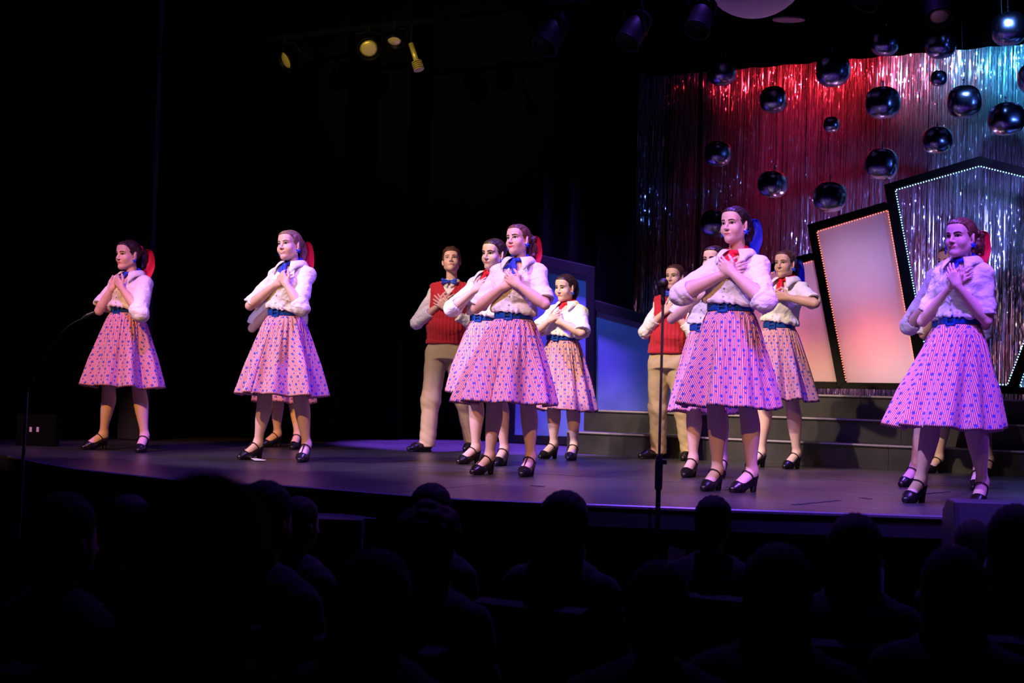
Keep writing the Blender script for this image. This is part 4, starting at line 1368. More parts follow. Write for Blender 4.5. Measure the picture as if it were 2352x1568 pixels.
    # hairline: keep what lies behind a bent sheet
    def hl(X, Y, Z):
        px, py, pz = X - HCn[0], Y - HCn[1], Z - HCn[2]
        x = np.abs(px * hx[0] + py * hx[1] + pz * hx[2]) / hs
        y = -(px * hf[0] + py * hf[1] + pz * hf[2]) / hs
        z = (px * hu[0] + py * hu[1] + pz * hu[2]) / hs
        yl = np.interp(z, [-0.12, -0.085, -0.03, 0.0, 0.035, 0.060, 0.076, 0.088, 0.2], [0.12, 0.075, 0.036, -0.020, -0.044, -0.056, -0.074, -0.105, -0.15] if kind != 'short' else [0.12, 0.08, 0.030, -0.014, -0.034, -0.060, -0.105, -0.14, -0.16])
        yl = yl + np.where(z > 0.03, (x / 0.07)**2 * 0.012, 0)
        d1 = (yl - y) * 0.75 * hs
        ear = np.sqrt(((y - 0.012) / 0.022)**2 + ((z + 0.008) / 0.034)**2) - 1
        d2 = -ear * 0.02 * hs + np.where(x > 0.04, 0, -1.0)
        return np.maximum(d1, d2)
    sl, X, Y, Z = hv.blk(HCn - 0.4, HCn + 0.4)
    hv.d[sl] = np.maximum(hv.d[sl], hl(X, Y, Z).astype(np.float32))
    tie = hp(0, 0.112, 0.052)
    if kind in ('pony', 'curly'):
        dn = unit(-ZV * 1.0 - hf * 0.32)
        bk = unit(-hf)
        ln = p.get('pony', 0.24) * hs
        pts = [hp(0, 0.085, 0.05), tie + bk * 0.02 * hs, tie + bk * 0.040 * hs - ZV * 0.02, tie + bk * 0.048 * hs - ZV * 0.075, tie + bk * 0.040 * hs - ZV * 0.6 * ln, tie + bk * 0.030 * hs - ZV * ln]
        fat = 1.5 if kind == 'curly' else 1.0
        rad = [0.020, 0.018, 0.024 * fat, 0.030 * fat, 0.027 * fat, 0.006 * fat]
        for i in range(len(pts) - 1):
            hv.cone(pts[i], pts[i + 1], rad[i] * hs, rad[i + 1] * hs, 0.02)
        r = np.random.RandomState(p.get('seed', 1))
        if kind == 'curly':
            for i in range(70):
                k = 1.5 + r.rand() * 3.3
                i0 = min(int(k), 4)
                c = pts[i0] + (pts[min(i0 + 1, 5)] - pts[i0]) * (k - i0)
                a_ = r.rand() * 6.28
                c = c + (hx * math.cos(a_) + hf * math.sin(a_)) * 0.040 * hs
                hv.ell(c, np.full(3, (0.009 + 0.008 * r.rand()) * hs), None, 0.007)
        else:
            for i in range(9):
                a_ = r.rand() * 6.28
                o1 = (hx * math.cos(a_) + hf * math.sin(a_)) * 0.022 * hs
                hv.cone(pts[2] + o1 * 0.6, pts[4] + o1 * (1 + 0.3 * r.rand()), 0.007 * hs, 0.006 * hs, 0.006)
                hv.cone(pts[4] + o1, pts[5] + o1 * 0.6 - ZV * 0.03 * r.rand(), 0.007 * hs, 0.002 * hs, 0.006)
    elif kind == 'bun':
        hv.ell(hp(0, 0.112, 0.030), np.array([0.034, 0.026, 0.034]) * hs, HR, 0.01)
    P, T, Q = hv.mesh('hair')
    nm = vnormals(P, T, Q)
    q = (P - HCn) / hs
    lx = q @ hx
    P = P + nm * (0.0008 * np.sin(lx * 420) * (1.0 if kind != 'short' else 0.3))[:, None]
    hair = link('hair', mesh_arr('hair', P, Q, T), MA['hair'][p.get('hair', 0)], body, None, True)
    if p.get('ribbon'):
        b = MB()
        r = np.random.RandomState(p.get('seed', 1) + 3)
        side = unit(hx + hf * -0.3)
        for k, (ln, sp) in enumerate(((p.get('rib', 0.26), 0.012), (p.get('rib', 0.26) * 0.85, -0.020))):
            n_ = 12
            vs, fs = [], []
            for i in range(n_ + 1):
                t_ = i / n_
                c = tie + side * (0.034 + sp) * hs - hf * (0.026 + 0.050 * math.sin(math.pi * min(1, t_ * 1.2)) + 0.012 * k) * hs + ZV * (0.028 * math.sin(math.pi * min(1, t_ * 2.2)) if t_ < 0.45 else 0) - ZV * ln * t_**1.15 * hs
                wv = (0.014 + 0.040 * min(1, t_ * 1.6)) * hs
                wdir = unit(-hf * 0.75 + hx * 0.65 + 0.25 * math.sin(5 * t_ + k) * hx)
                nd = unit(np.cross(wdir, ZV))
                for j in range(5):
                    e = (j / 4 - 0.5) * 2
                    zend = -0.030 * (1 - abs(e)) * (t_ > 0.95) if False else 0
                    vs.append(c + wdir * wv * e * 0.5 * 1.3 + nd * 0.006 * math.sin(e * 3 + 6 * t_ + k) * min(1, t_ * 3) - ZV * (0.020 * e * t_))
            for i in range(n_):
                for j in range(4):
                    fs.append((i * 5 + j, i * 5 + j + 1, (i + 1) * 5 + j + 1, (i + 1) * 5 + j))
            b.poly(vs, fs)
        lp = []
        for i in range(15):
            g_ = 2 * math.pi * i / 14
            lp.append(tie - hf * 0.012 * hs + (hx * math.cos(g_) + hu * math.sin(g_)) * 0.024 * hs)
        b.tube(lp, 0.0065 * hs, 6, True)
        o = b.build('hair_ribbon', MA[p['ribbon']], body, None, True)
        md = o.modifiers.new('solid', 'SOLIDIFY'); md.thickness = 0.0015
        md = o.modifiers.new('sub', 'SUBSURF'); md.levels = md.render_levels = 1

    # ---------------- shoes
    for sd, ft in (('R', fR), ('L', fL)):
        fo, td, tx = ft[0] - B, ft[1], ft[2]
        so = bpy.data.objects.new('shoe', SHOES['oxford' if boy else 'heel'])
        COL.objects.link(so)
        so.parent = body
        mw_ = Matrix.Identity(4)
        for i in range(3):
            mw_[i][0], mw_[i][1], mw_[i][2] = -tx[i], td[i], ZV[i]
            mw_[i][3] = fo[i]
        if np.linalg.det(np.array(mw_)[:3, :3]) < 0:
            for i in range(3): mw_[i][0] = tx[i]
        so.matrix_local = mw_
        if not boy:
            st_ = bpy.data.objects.new('strap', SHOES['tstrap' if p.get('tstrap') else 'strap'])
            COL.objects.link(st_)
            st_.parent = so

    # ---------------- blouse or shirt
    v2h = p.get('hc', 0.0046)
    lo = np.min([N, W, *el.values(), *wrist.values()], axis=0) - 0.16
    hi = np.max([N, W, *el.values(), *wrist.values()], axis=0) + 0.16
    bv = Vox(lo, hi, v2h)
    bz = W + unit(N - W) * 0.017
    puff = 0.0 if boy else p.get('puff', 1.0)
    pr2 = [(q[0], q[1] + 0.010 * s, q[2] + 0.010 * s, q[3]) for q in prof]
    if not boy:
        def bl(q):
            b_ = 0.014 * puff * s * math.exp(-((q - 0.10) / 0.09)**2)
            return b_
        ks = sorted(set([q[0] for q in pr2] + [0.03, 0.06, 0.10, 0.15, 0.2]))
        pr2 = [(k, float(np.interp(k, [q[0] for q in prof], [q[1] for q in prof]) + 0.010 * s + bl(k) * 1.2), float(np.interp(k, [q[0] for q in prof], [q[2] for q in prof]) + 0.010 * s + bl(k)), float(np.interp(k, [q[0] for q in prof], [q[3] for q in prof]))) for k in ks]
    bv.put(torso_field(W, N, F, L, pr2, 0.0, 0.055 if not boy else -0.03, 0.99), 0.01)
    if not boy:
        sg = np.linalg.norm(N - W)
        bv.put(torso_field(W, N, F, L, [(-1, 0.10 * wd, 0.08 * wd, 0), (2, 0.10 * wd, 0.08 * wd, 0)], 0, 0.01, 0.3), 0.0)
    for sd in 'RL':
        bv.cone(N - F * 0.012 - ZV * 0.004, sh[sd] + ZV * 0.004, 0.042 * s, 0.052 * s, 0.03)
    cuffs = p.get('cuff', (1.05, 1.05)) if not boy else (1.62, 1.62)
    axes = {}
    for sd, cs in zip('RL', cuffs):
        e_, w_ = el[sd], wrist[sd]
        fat = p.get('sleeve', 1.0) * s
        sv = Vox(np.minimum(np.minimum(sh[sd], e_), w_) - 0.12, np.maximum(np.maximum(sh[sd], e_), w_) + 0.12, v2h)
        r0, r1, r2 = (0.057, 0.056, 0.052) if not boy else (0.056, 0.053, 0.042)
        sl, X, Y, Z = sv.blk(sv.lo, sv.lo + sv.n * sv.h)
        band = 0.045 if not boy else 0.055
        if cs <= 1.0:
            end = sh[sd] + (e_ - sh[sd]) * cs; adir = unit(e_ - sh[sd])
            sv.cone(sh[sd] + (N - sh[sd]) * 0.10 - ZV * 0.008, end + adir * 0.05, r0 * fat, r1 * fat, 0)
            rc = r1 * fat
        else:
            end = e_ + (w_ - e_) * (cs - 1); adir = unit(w_ - e_)
            sv.cone(e_, end + adir * 0.05, r1 * fat * 0.97, r2 * fat, 0)
            rc = (r2 + (r1 - r2) * 0.4) * fat
        # turned-up cuff: a flatter, wider band
        sv.cone(end - adir * band, end + adir * 0.03, rc * (1.04 if not boy else 0.92), rc * (1.08 if not boy else 0.90), 0.004)
        q = (X - end[0]) * adir[0] + (Y - end[1]) * adir[1] + (Z - end[2]) * adir[2]
        sv.d = np.maximum(sv.d, q.astype(np.float32))
        if cs > 1.0:
            sv.cone(sh[sd] + (N - sh[sd]) * 0.10 - ZV * 0.008, e_, r0 * fat, r1 * fat, 0.02)
        # hollow at the cuff
        ra = 0.044 * p.get('arm', 1.0) * s if not boy else 0.034 * s
        f_, l_, h_ = fcone(end - adir * 0.030, end + adir * 0.05, ra, ra)
        sv.d = np.maximum(sv.d, -f_(X, Y, Z).astype(np.float32))
        # merge into the shirt grid (resample by nearest grid offset)
        s0 = np.round((sv.lo - bv.lo) / v2h).astype(int)
        sl2 = tuple(slice(max(0, s0[i]), min(bv.n[i], s0[i] + sv.n[i])) for i in range(3))
        src = tuple(slice(sl2[i].start - s0[i], sl2[i].stop - s0[i]) for i in range(3))
        bv.d[sl2] = smin(bv.d[sl2], sv.d[src], 0.018)
    # neck opening
    zv = N[2] - (p.get('vdepth', 0.135) if not boy else 0.02) * s
    def wedge(X, Y, Z):
        px, py, pz = X - N[0], Y - N[1], Z - zv
        l = np.abs(px * L[0] + py * L[1])
        q = px * F[0] + py * F[1]
        wv = np.clip(pz, 0, 1) * (0.40 if not boy else 0.5)
        return np.maximum(np.maximum(l - wv, -pz), 0.01 - q) * 0.9
    bv.put((wedge, N - 0.25, N + 0.2), 0.0, '-')
    bv.cone(N - ZV * 0.02 - F * 0.008, N + ZV * 0.08 - F * 0.008, 0.058 * s, 0.058 * s, 0.0, mode='-')
    P, T, Q = bv.mesh('blouse')
    nm = vnormals(P, T, Q)
    k = (P - W) @ unit(N - W) / Tl
    amp = 0.0060 * s * p.get('wrinkle', 1.0)
    dsp = warp(P, p.get('seed', 1) * 7 + 1) * amp
    lat = np.arctan2((P - W) @ F, (P - W) @ L)
    gat = 0.0055 * np.sin(lat * 17 + 2 * np.sin(lat * 5)) * np.exp(-((k - 0.06) / 0.09)**2)
    for sd in 'RL':
        ax_ = unit(el[sd] - sh[sd])
        dd = np.linalg.norm(P - el[sd], axis=1)
        dsp = dsp + 0.0030 * s * np.exp(-(dd / 0.085)**2) * (1 - 2 * np.abs(np.sin((P - sh[sd]) @ ax_ * 75 + 2 * np.sin(P @ F * 30 + P @ L * 22))))
    fx, lx_ = (P - W) @ F, np.abs((P - W) @ L)
    dsp = dsp * np.where((lx_ < 0.03) & (fx > 0), 0.4, 1.0) + np.where((lx_ < 0.016) & (fx > 0.02) & (k < 0.8), 0.0022, 0)
    P = P + nm * (dsp + gat)[:, None]
    shirt = link('blouse' if not boy else 'shirt', mesh_arr('blouse', P, Q, T), MA['white'], body, None, True)
    # collar
    b = MB()
    nu, nv = 33, 6
    vs, fs = [], []
    for i in range(nu):
        t_ = i / (nu - 1)
        g_ = math.radians(22 + 316 * t_)              # from front left round the back to front right
        dl, df = math.sin(g_), math.cos(g_)
        ed = min(t_, 1 - t_)
        pt = math.exp(-(ed / 0.075)**2)               # collar points
        for j in range(nv):
            r_ = j / (nv - 1)
            rad = (0.060 + 0.010 * math.sin(r_ * math.pi * 0.5) + 0.050 * r_) * s
            z = (0.044 + 0.016 * (1 - df) * 0.5 + 0.016 * math.sin(r_ * math.pi) - (0.030 + 0.062 * pt) * r_) * s
            fwd = (0.012 + 0.030 * pt * r_) * s
            sd_ = dl * rad + np.sign(dl) * pt * r_ * 0.030 * s
            drop = -0.012 * r_ * abs(dl) * (1 - pt) * s
            vs.append(N + L * sd_ + F * (df * rad * 0.90 + fwd - 0.010 * s) + ZV * (z + drop - 0.010 * s))
    for i in range(nu - 1):
        for j in range(nv - 1):
            fs.append((i * nv + j, i * nv + j + 1, (i + 1) * nv + j + 1, (i + 1) * nv + j))
    b.poly(vs, fs)
    if boy:
        b = MB(); vs2 = []
        for i in range(nu):
            t_ = i / (nu - 1); g_ = math.radians(8 + 344 * t_); dl, df = math.sin(g_), math.cos(g_)
            ed = min(t_, 1 - t_); pt = math.exp(-(ed / 0.08)**2)
            for j in range(nv):
                r_ = j / (nv - 1)
                rad = (0.058 + 0.012 * math.sin(r_ * 1.57) + 0.014 * r_) * s
                z = (0.045 + 0.01 * (1 - df) * 0.5 + 0.010 * math.sin(r_ * math.pi) - (0.046 + 0.03 * pt) * r_) * s
                vs2.append(N + L * dl * rad + F * (df * rad * 0.95 + 0.004) + ZV * z)
        b.poly(vs2, fs)
    o = b.build('collar', MA['white'], shirt, None, True)
    md = o.modifiers.new('solid', 'SOLIDIFY'); md.thickness = 0.003; md.offset = 0

    # ---------------- neckwear
    if not boy and p.get('scarf'):
        sv = Vox(N - np.array([0.17, 0.20, 0.24]), N + np.array([0.17, 0.15, 0.15]), 0.0033)
        c0 = N + ZV * 0.036 * s - F * 0.004
        prev = None
        for i in range(33):
            g_ = 2 * math.pi * i / 32
            q = c0 + (L * math.sin(g_) * 0.057 + F * math.cos(g_) * 0.055) * s + ZV * (-0.020 * math.cos(g_)) * s
            if prev is not None:
                sv.cone(prev, q, 0.0105 * s, 0.0105 * s, 0.002, flat=(ZV, 0.72))
            prev = q
        kn = c0 + F * 0.064 * s - ZV * 0.024 * s - L * p.get('knot', 0.012)
        sv.ell(kn, np.array([0.015, 0.012, 0.015]) * s, np.array([L, F, ZV]), 0.008)
        for (dl, dz, w0, w1, off) in p.get('tails', ((-0.05, -0.10, 0.012, 0.026, 0.0), (0.02, -0.10, 0.011, 0.022, 0.006))):
            q1 = kn + (L * dl * 0.55 + ZV * dz * 0.5) * s + F * (0.018 + off) * s
            q2 = kn + (L * dl + ZV * dz) * s + F * (0.030 + off) * s
            sv.cone(kn, q1, w0 * s, (w0 * 0.3 + w1 * 0.7) * s, 0.006, flat=(F, 2.6))
            sv.cone(q1, q2, (w0 * 0.3 + w1 * 0.7) * s, w1 * s, 0.006, flat=(F, 3.0))
        P, T, Q = sv.mesh('scarf')
        nm = vnormals(P, T, Q)
        d_ = P - kn
        az = np.arctan2(d_ @ L, -d_[:, 2] + 0.02)
        P = P + nm * (0.0022 * np.sin(az * 16) * (d_[:, 2] < -0.012))[:, None]
        link('neck_scarf', mesh_arr('scarf', P, Q, T), MA[p['scarf']], body, None, True)
    if not boy:
        for sg in (-1, 1):
            ec = hp(sg * 0.080, -0.004, -0.047)
            nn = unit(hx * sg * 0.75 + hf * 0.6)
            ax_ = (unit(np.cross(ZV, nn)), ZV)
            star_prism(ec + nn * 0.008, ax_, -nn, 0.0205 * s, 0.006).build('earring', MA['star'], body)
        # front band and buttons
        for i in range(3):
            k_ = (0.20, 0.36, 0.52)[i]
            ry = np.interp(k_, [q[0] for q in pr2], [q[2] for q in pr2]) + np.interp(k_, [q[0] for q in pr2], [q[3] for q in pr2])
            c = W + (N - W) * k_ + F * (ry + 0.003)
            MB().lathe([(0, 0), (0.006, 0), (0.006, 0.003), (0.004, 0.004), (0.0, 0.0035)], c, F, 12).build('button', MA['button'], shirt)

    # ---------------- skirt and belt
    if not boy:
        hx_, hy_, hw_ = p['hem']
        zc = J(hx_, hy_, D - 0.22)[2] 
        hc_ = J(hx_, hy_, D) - B
        hc_[2] = zc
        R1 = hw_ / FPX * D / 1.03
        top_ = W - ZV * 0.016
        H = top_[2] - zc
        nth, nz = 216, 34
        r = np.random.RandomState(p.get('seed', 1) + 11)
        NP = p.get('panels', 4)
        off = p.get('poff', 0.3)
        th_ = np.linspace(0, 2 * math.pi, nth + 1)
        fold = 0
        for n_, a_ in ((5, 0.35), (7, 0.5), (9, 0.75), (11, 0.45), (14, 0.25)):
            fold = fold + a_ * np.cos(n_ * th_ + r.rand() * 6.28)
        fold = fold / 1.5
        fine = np.cos(34 * th_ + 2 * np.sin(th_ * 3 + r.rand() * 6))
        vs, uv = [], []
        s_acc = np.zeros(nth + 1)
        prevp = None
        for j in range(nz + 1):
            t_ = j / nz
            e = t_**0.66 * (0.84 + 0.16 * t_)
            rx = 0.118 * wd + (R1 - 0.118 * wd) * e
            ry = 0.098 * wd + (R1 * 0.97 - 0.098 * wd) * e
            am = 0.20 * min(1, t_ * 1.6)**1.1 * p.get('fold', 1.0)
            mul = 1 + am * fold + 0.045 * (1 - t_)**1.6 * fine * min(1, t_ * 9)
            c = top_ * (1 - t_) + hc_ * t_
            z = c[2] + 0.014 * t_**4 * (fold * 0.8 + 0.6 * np.cos(2 * th_ + r.rand() * 0))
            pts = c[None, :] + (L[None, :] * (np.sin(th_) * rx * mul)[:, None] + F[None, :] * (np.cos(th_) * ry * mul)[:, None])
            pts[:, 2] = z
            if prevp is not None:
                s_acc = s_acc + np.linalg.norm(pts - prevp, axis=1).mean()
            prevp = pts
            seg = np.linalg.norm(np.diff(pts, axis=0), axis=1)
            S_ = np.concatenate([[0], np.cumsum(seg)])
            gore = np.floor(th_ / (2 * math.pi) * NP + off)
            cen = (gore + 0.5 - off) * 2 * math.pi / NP
            tot = S_[-1]
            Sc = np.interp(cen % (2 * math.pi), th_, S_)
            dl_ = S_ - Sc
            dl_ = dl_ - tot * np.round(dl_ / tot)
            vs.append(pts)
            uv.append(np.stack([dl_, s_acc + 0 * th_], 1))
        # hem turned under a little
        pts = vs[-1].copy(); cc = pts[:-1].mean(0)
        pts = cc + (pts - cc) * 0.985; pts[:, 2] += 0.012
        vs.append(pts); uv.append(uv[-1])
        vs = np.concatenate(vs); uv = np.concatenate(uv)
        nn = nth + 1
        fs, luv = [], []
        for j in range(nz + 1):
            a0 = j * nn + np.arange(nth)
            fs.append(np.stack([a0, a0 + 1, a0 + nn + 1, a0 + nn], 1))
        fs = np.concatenate(fs)
        # at a seam the last column belongs to the next gore: take each face's gore from its first corner
        fu = uv[fs.ravel()].reshape(-1, 4, 2)
        bad = (fu[:, :, 0].max(1) - fu[:, :, 0].min(1)) > 0.08
        fu[bad, 1, 0] = fu[bad, 0, 0] + np.linalg.norm(vs[fs[bad, 1]] - vs[fs[bad, 0]], axis=1)
        fu[bad, 2, 0] = fu[bad, 3, 0] + np.linalg.norm(vs[fs[bad, 2]] - vs[fs[bad, 3]], axis=1)
        me = mesh_arr('skirt', vs, fs)
        ul = me.uv_layers.new(name='UVMap')
        ul.data.foreach_set('uv', fu.astype(np.float32).ravel())
        o = link('skirt', me, MA['skirt'], body, None, True)
        md = o.modifiers.new('solid', 'SOLIDIFY'); md.thickness = 0.002; md.offset = -1
        # belt
        b = MB()
        bt = W
        n_ = 56
        vs, fs = [], []
        rx, ry, bh = 0.127 * wd, 0.106 * wd, 0.0215 * s
        for i in range(n_):
            g_ = 2 * math.pi * i / n_
            c = bt + L * math.sin(g_) * rx + F * math.cos(g_) * ry
            nrm = unit(L * math.sin(g_) / rx + F * math.cos(g_) / ry)
            for (dn, dz) in ((0, -1), (0.004, -1), (0.0055, -0.8), (0.0055, 0.8), (0.004, 1), (0, 1)):
                vs.append(c + nrm * dn + ZV * dz * bh)
        for i in range(n_):
            for j in range(6):
                i2, j2 = (i + 1) % n_, (j + 1) % 6
                fs.append((i * 6 + j, i2 * 6 + j, i2 * 6 + j2, i * 6 + j2))
        b.poly(vs, fs)
        bo = b.build('belt', MA['belt'], body, None, True)
        b = MB()
        c = bt + F * (ry + 0.010)
        bw, bhh = 0.030 * s, 0.031 * s
        ax_ = (L, F, ZV)
        b.box(c + ZV * (bhh - 0.005), ax_, (bw, 0.005, 0.006)); b.box(c - ZV * (bhh - 0.005), ax_, (bw, 0.005, 0.006))
        b.box(c + L * (bw - 0.005), ax_, (0.006, 0.005, bhh)); b.box(c - L * (bw - 0.005), ax_, (0.006, 0.005, bhh))
        b.build('buckle', MA['belt'], bo, None, False, 0.002)
        MB().box(c - L * 0.008 + F * 0.003, ax_, (0.018, 0.002, 0.0022)).build('buckle_pin', MA['metal'], bo)
        # loose tongue of the belt past the buckle
    else:
        # ---------------- knitted vest
        vb = Vox(np.minimum(W, N) - np.array([0.32, 0.32, 0.2]), np.maximum(W, N) + np.array([0.32, 0.32, 0.1]), 0.0045)
        vlo = p.get('vestlo', -0.10)
        def vp(k):
            base = np.interp(k, [q[0] for q in prof], [q[1] for q in prof]), np.interp(k, [q[0] for q in prof], [q[2] for q in prof]), np.interp(k, [q[0] for q in prof], [q[3] for q in prof])
            pf = 0.018 * math.exp(-((k - 0.13) / 0.14)**2)
            return (k, base[0] + (0.023 + pf) * s, base[1] + (0.023 + pf) * s, base[2])
        pv = [vp(k) for k in (-0.3, -0.12, -0.04, 0.04, 0.12, 0.2, 0.3, 0.45, 0.6, 0.72, 0.82, 0.9, 0.97, 1.0)]
        vb.put(torso_field(W, N, F, L, pv, 0.0, vlo, 0.985), 0.01)
        for sd in 'RL':
            vb.cone(N + (sh[sd] - N) * 0.2 - ZV * 0.01, sh[sd] * 0.95 + N * 0.05 + ZV * 0.006, 0.058 * s, 0.071 * s, 0.04)
        for sd in 'RL':                                    # arm holes
            sg = -1 if sd == 'R' else 1
            c = sh[sd] + L * sg * 0.078 * s - ZV * 0.060
            vb.ell(c, np.array([0.065, 0.30, 0.135]) * s, np.array([L, F, ZV]), 0.01, '-')
        zvv = N[2] - 0.125 * s
        def wedge2(X, Y, Z):
            px, py, pz = X - N[0], Y - N[1], Z - zvv
            l = np.abs(px * L[0] + py * L[1]); q = px * F[0] + py * F[1]
            return np.maximum(np.maximum(l - np.clip(pz, 0, 1) * 0.52, -pz), 0.0 - q) * 0.9
        vb.put((wedge2, N - 0.3, N + 0.2), 0.0, '-')
        vb.cone(N - ZV * 0.05, N + ZV * 0.1, 0.066 * s, 0.07 * s, 0.0, mode='-')
        P, T, Q = vb.mesh('vest')
        nm = vnormals(P, T, Q)
        lat = (P - W) @ L
        k = (P - W) @ unit(N - W) / Tl
        rib = np.where(k > vlo + 0.12, (1 - np.abs(np.sin(lat * 100))**0.6) * -0.0065 + 0.0007 * np.sin(P[:, 2] * 200 + lat * 200) * (np.abs(np.sin(lat * 100)) > 0.5), -0.004 + 0.001 * np.sin(lat * 600))
        P = P + nm * (rib + warp(P, 77) * 0.004)[:, None]
        link('knit_vest', mesh_arr('vest', P, Q, T), MA['vest'], body, None, True)
        # ---------------- trousers
        lo = np.min([W, hip, fR[0] - B, fL[0] - B], axis=0) - 0.22; hi = np.max([W, hip, fR[0] - B, fL[0] - B], axis=0) + 0.22
        lo[2] = 0.0; hi[2] = W[2] + 0.03
        tv = Vox(lo, hi, 0.006)
        tv.put(torso_field(hip - ZV * 0.02, W + ZV * 0.0, F, L, [(-0.2, 0.150 * wd, 0.115 * wd, 0), (0, 0.155 * wd, 0.115 * wd, 0), (0.6, 0.145 * wd, 0.11 * wd, 0), (1.0, 0.138 * wd, 0.105 * wd, 0)], 0.0, -0.1, 1.0), 0.0)
        for sd in 'RL':
            A, kn, hj = ank[sd]
            A2 = A.copy() - ZV * 0.03
            tv.cone(hj - ZV * 0.0, kn, 0.095 * wd, 0.074 * wd, 0.03)
            tv.cone(kn, A2, 0.074 * wd, 0.064 * wd, 0.04)
            ax_ = unit(A2 - kn)
        zc_ = 0.045
        sl, X, Y, Z = tv.blk(tv.lo, tv.lo + tv.n * tv.h)
        tv.d = np.maximum(tv.d, (zc_ - Z + 0 * X + 0 * Y).astype(np.float32))
        P, T, Q = tv.mesh('trousers')
        nm = vnormals(P, T, Q)
        dsp = warp(P * np.array([1, 1, 0.8]), 31 + p.get('seed', 1)) * 0.004
        for sd in 'RL':
            A, kn, hj = ank[sd]
            for c_ in (kn, A + ZV * 0.05):
                dd = np.linalg.norm(P - c_, axis=1)
                dsp = dsp + 0.0025 * np.exp(-(dd / 0.13)**2) * (1 - 2 * np.abs(np.sin(P[:, 2] * 42 + P @ L * 26 + (0 if sd == 'R' else 1))))
        P = P + nm * dsp[:, None]
        link('trousers', mesh_arr('trousers', P, Q, T), MA['khaki'], body, None, True)
        # bow tie
        kn = N + F * 0.082 * s + ZV * 0.022 * s
        sv = Vox(kn - 0.12, kn + 0.12, 0.003)
        for sg in (-1, 1):
            sv.cone(kn, kn + L * sg * 0.060 * s + ZV * 0.004, 0.010 * s, 0.028 * s, 0.004, flat=(F, 2.2))
        bx = kn
        sl, X, Y, Z = sv.blk(sv.lo, sv.lo + sv.n * sv.h)
        q = np.abs((X - kn[0]) * L[0] + (Y - kn[1]) * L[1] + 0 * Z) - 0.066 * s
        sv.d = np.maximum(sv.d, q.astype(np.float32))
        sv.ell(kn + F * 0.004, np.array([0.012, 0.010, 0.013]) * s, np.array([L, F, ZV]), 0.003)
        P, T, Q = sv.mesh('bow')
        nm = vnormals(P, T, Q)
        d_ = P - kn
        P = P + nm * (0.0016 * np.cos(np.arctan2(d_[:, 2], np.abs(d_ @ L) + 0.01) * 14))[:, None]
        link('bow_tie', mesh_arr('bow', P, Q, T), M('blue_satin', (0.012, 0.05, 0.55), 0.3, spec=0.6) if 'blue_satin' not in bpy.data.materials else bpy.data.materials['blue_satin'], body, None, True)
    return body
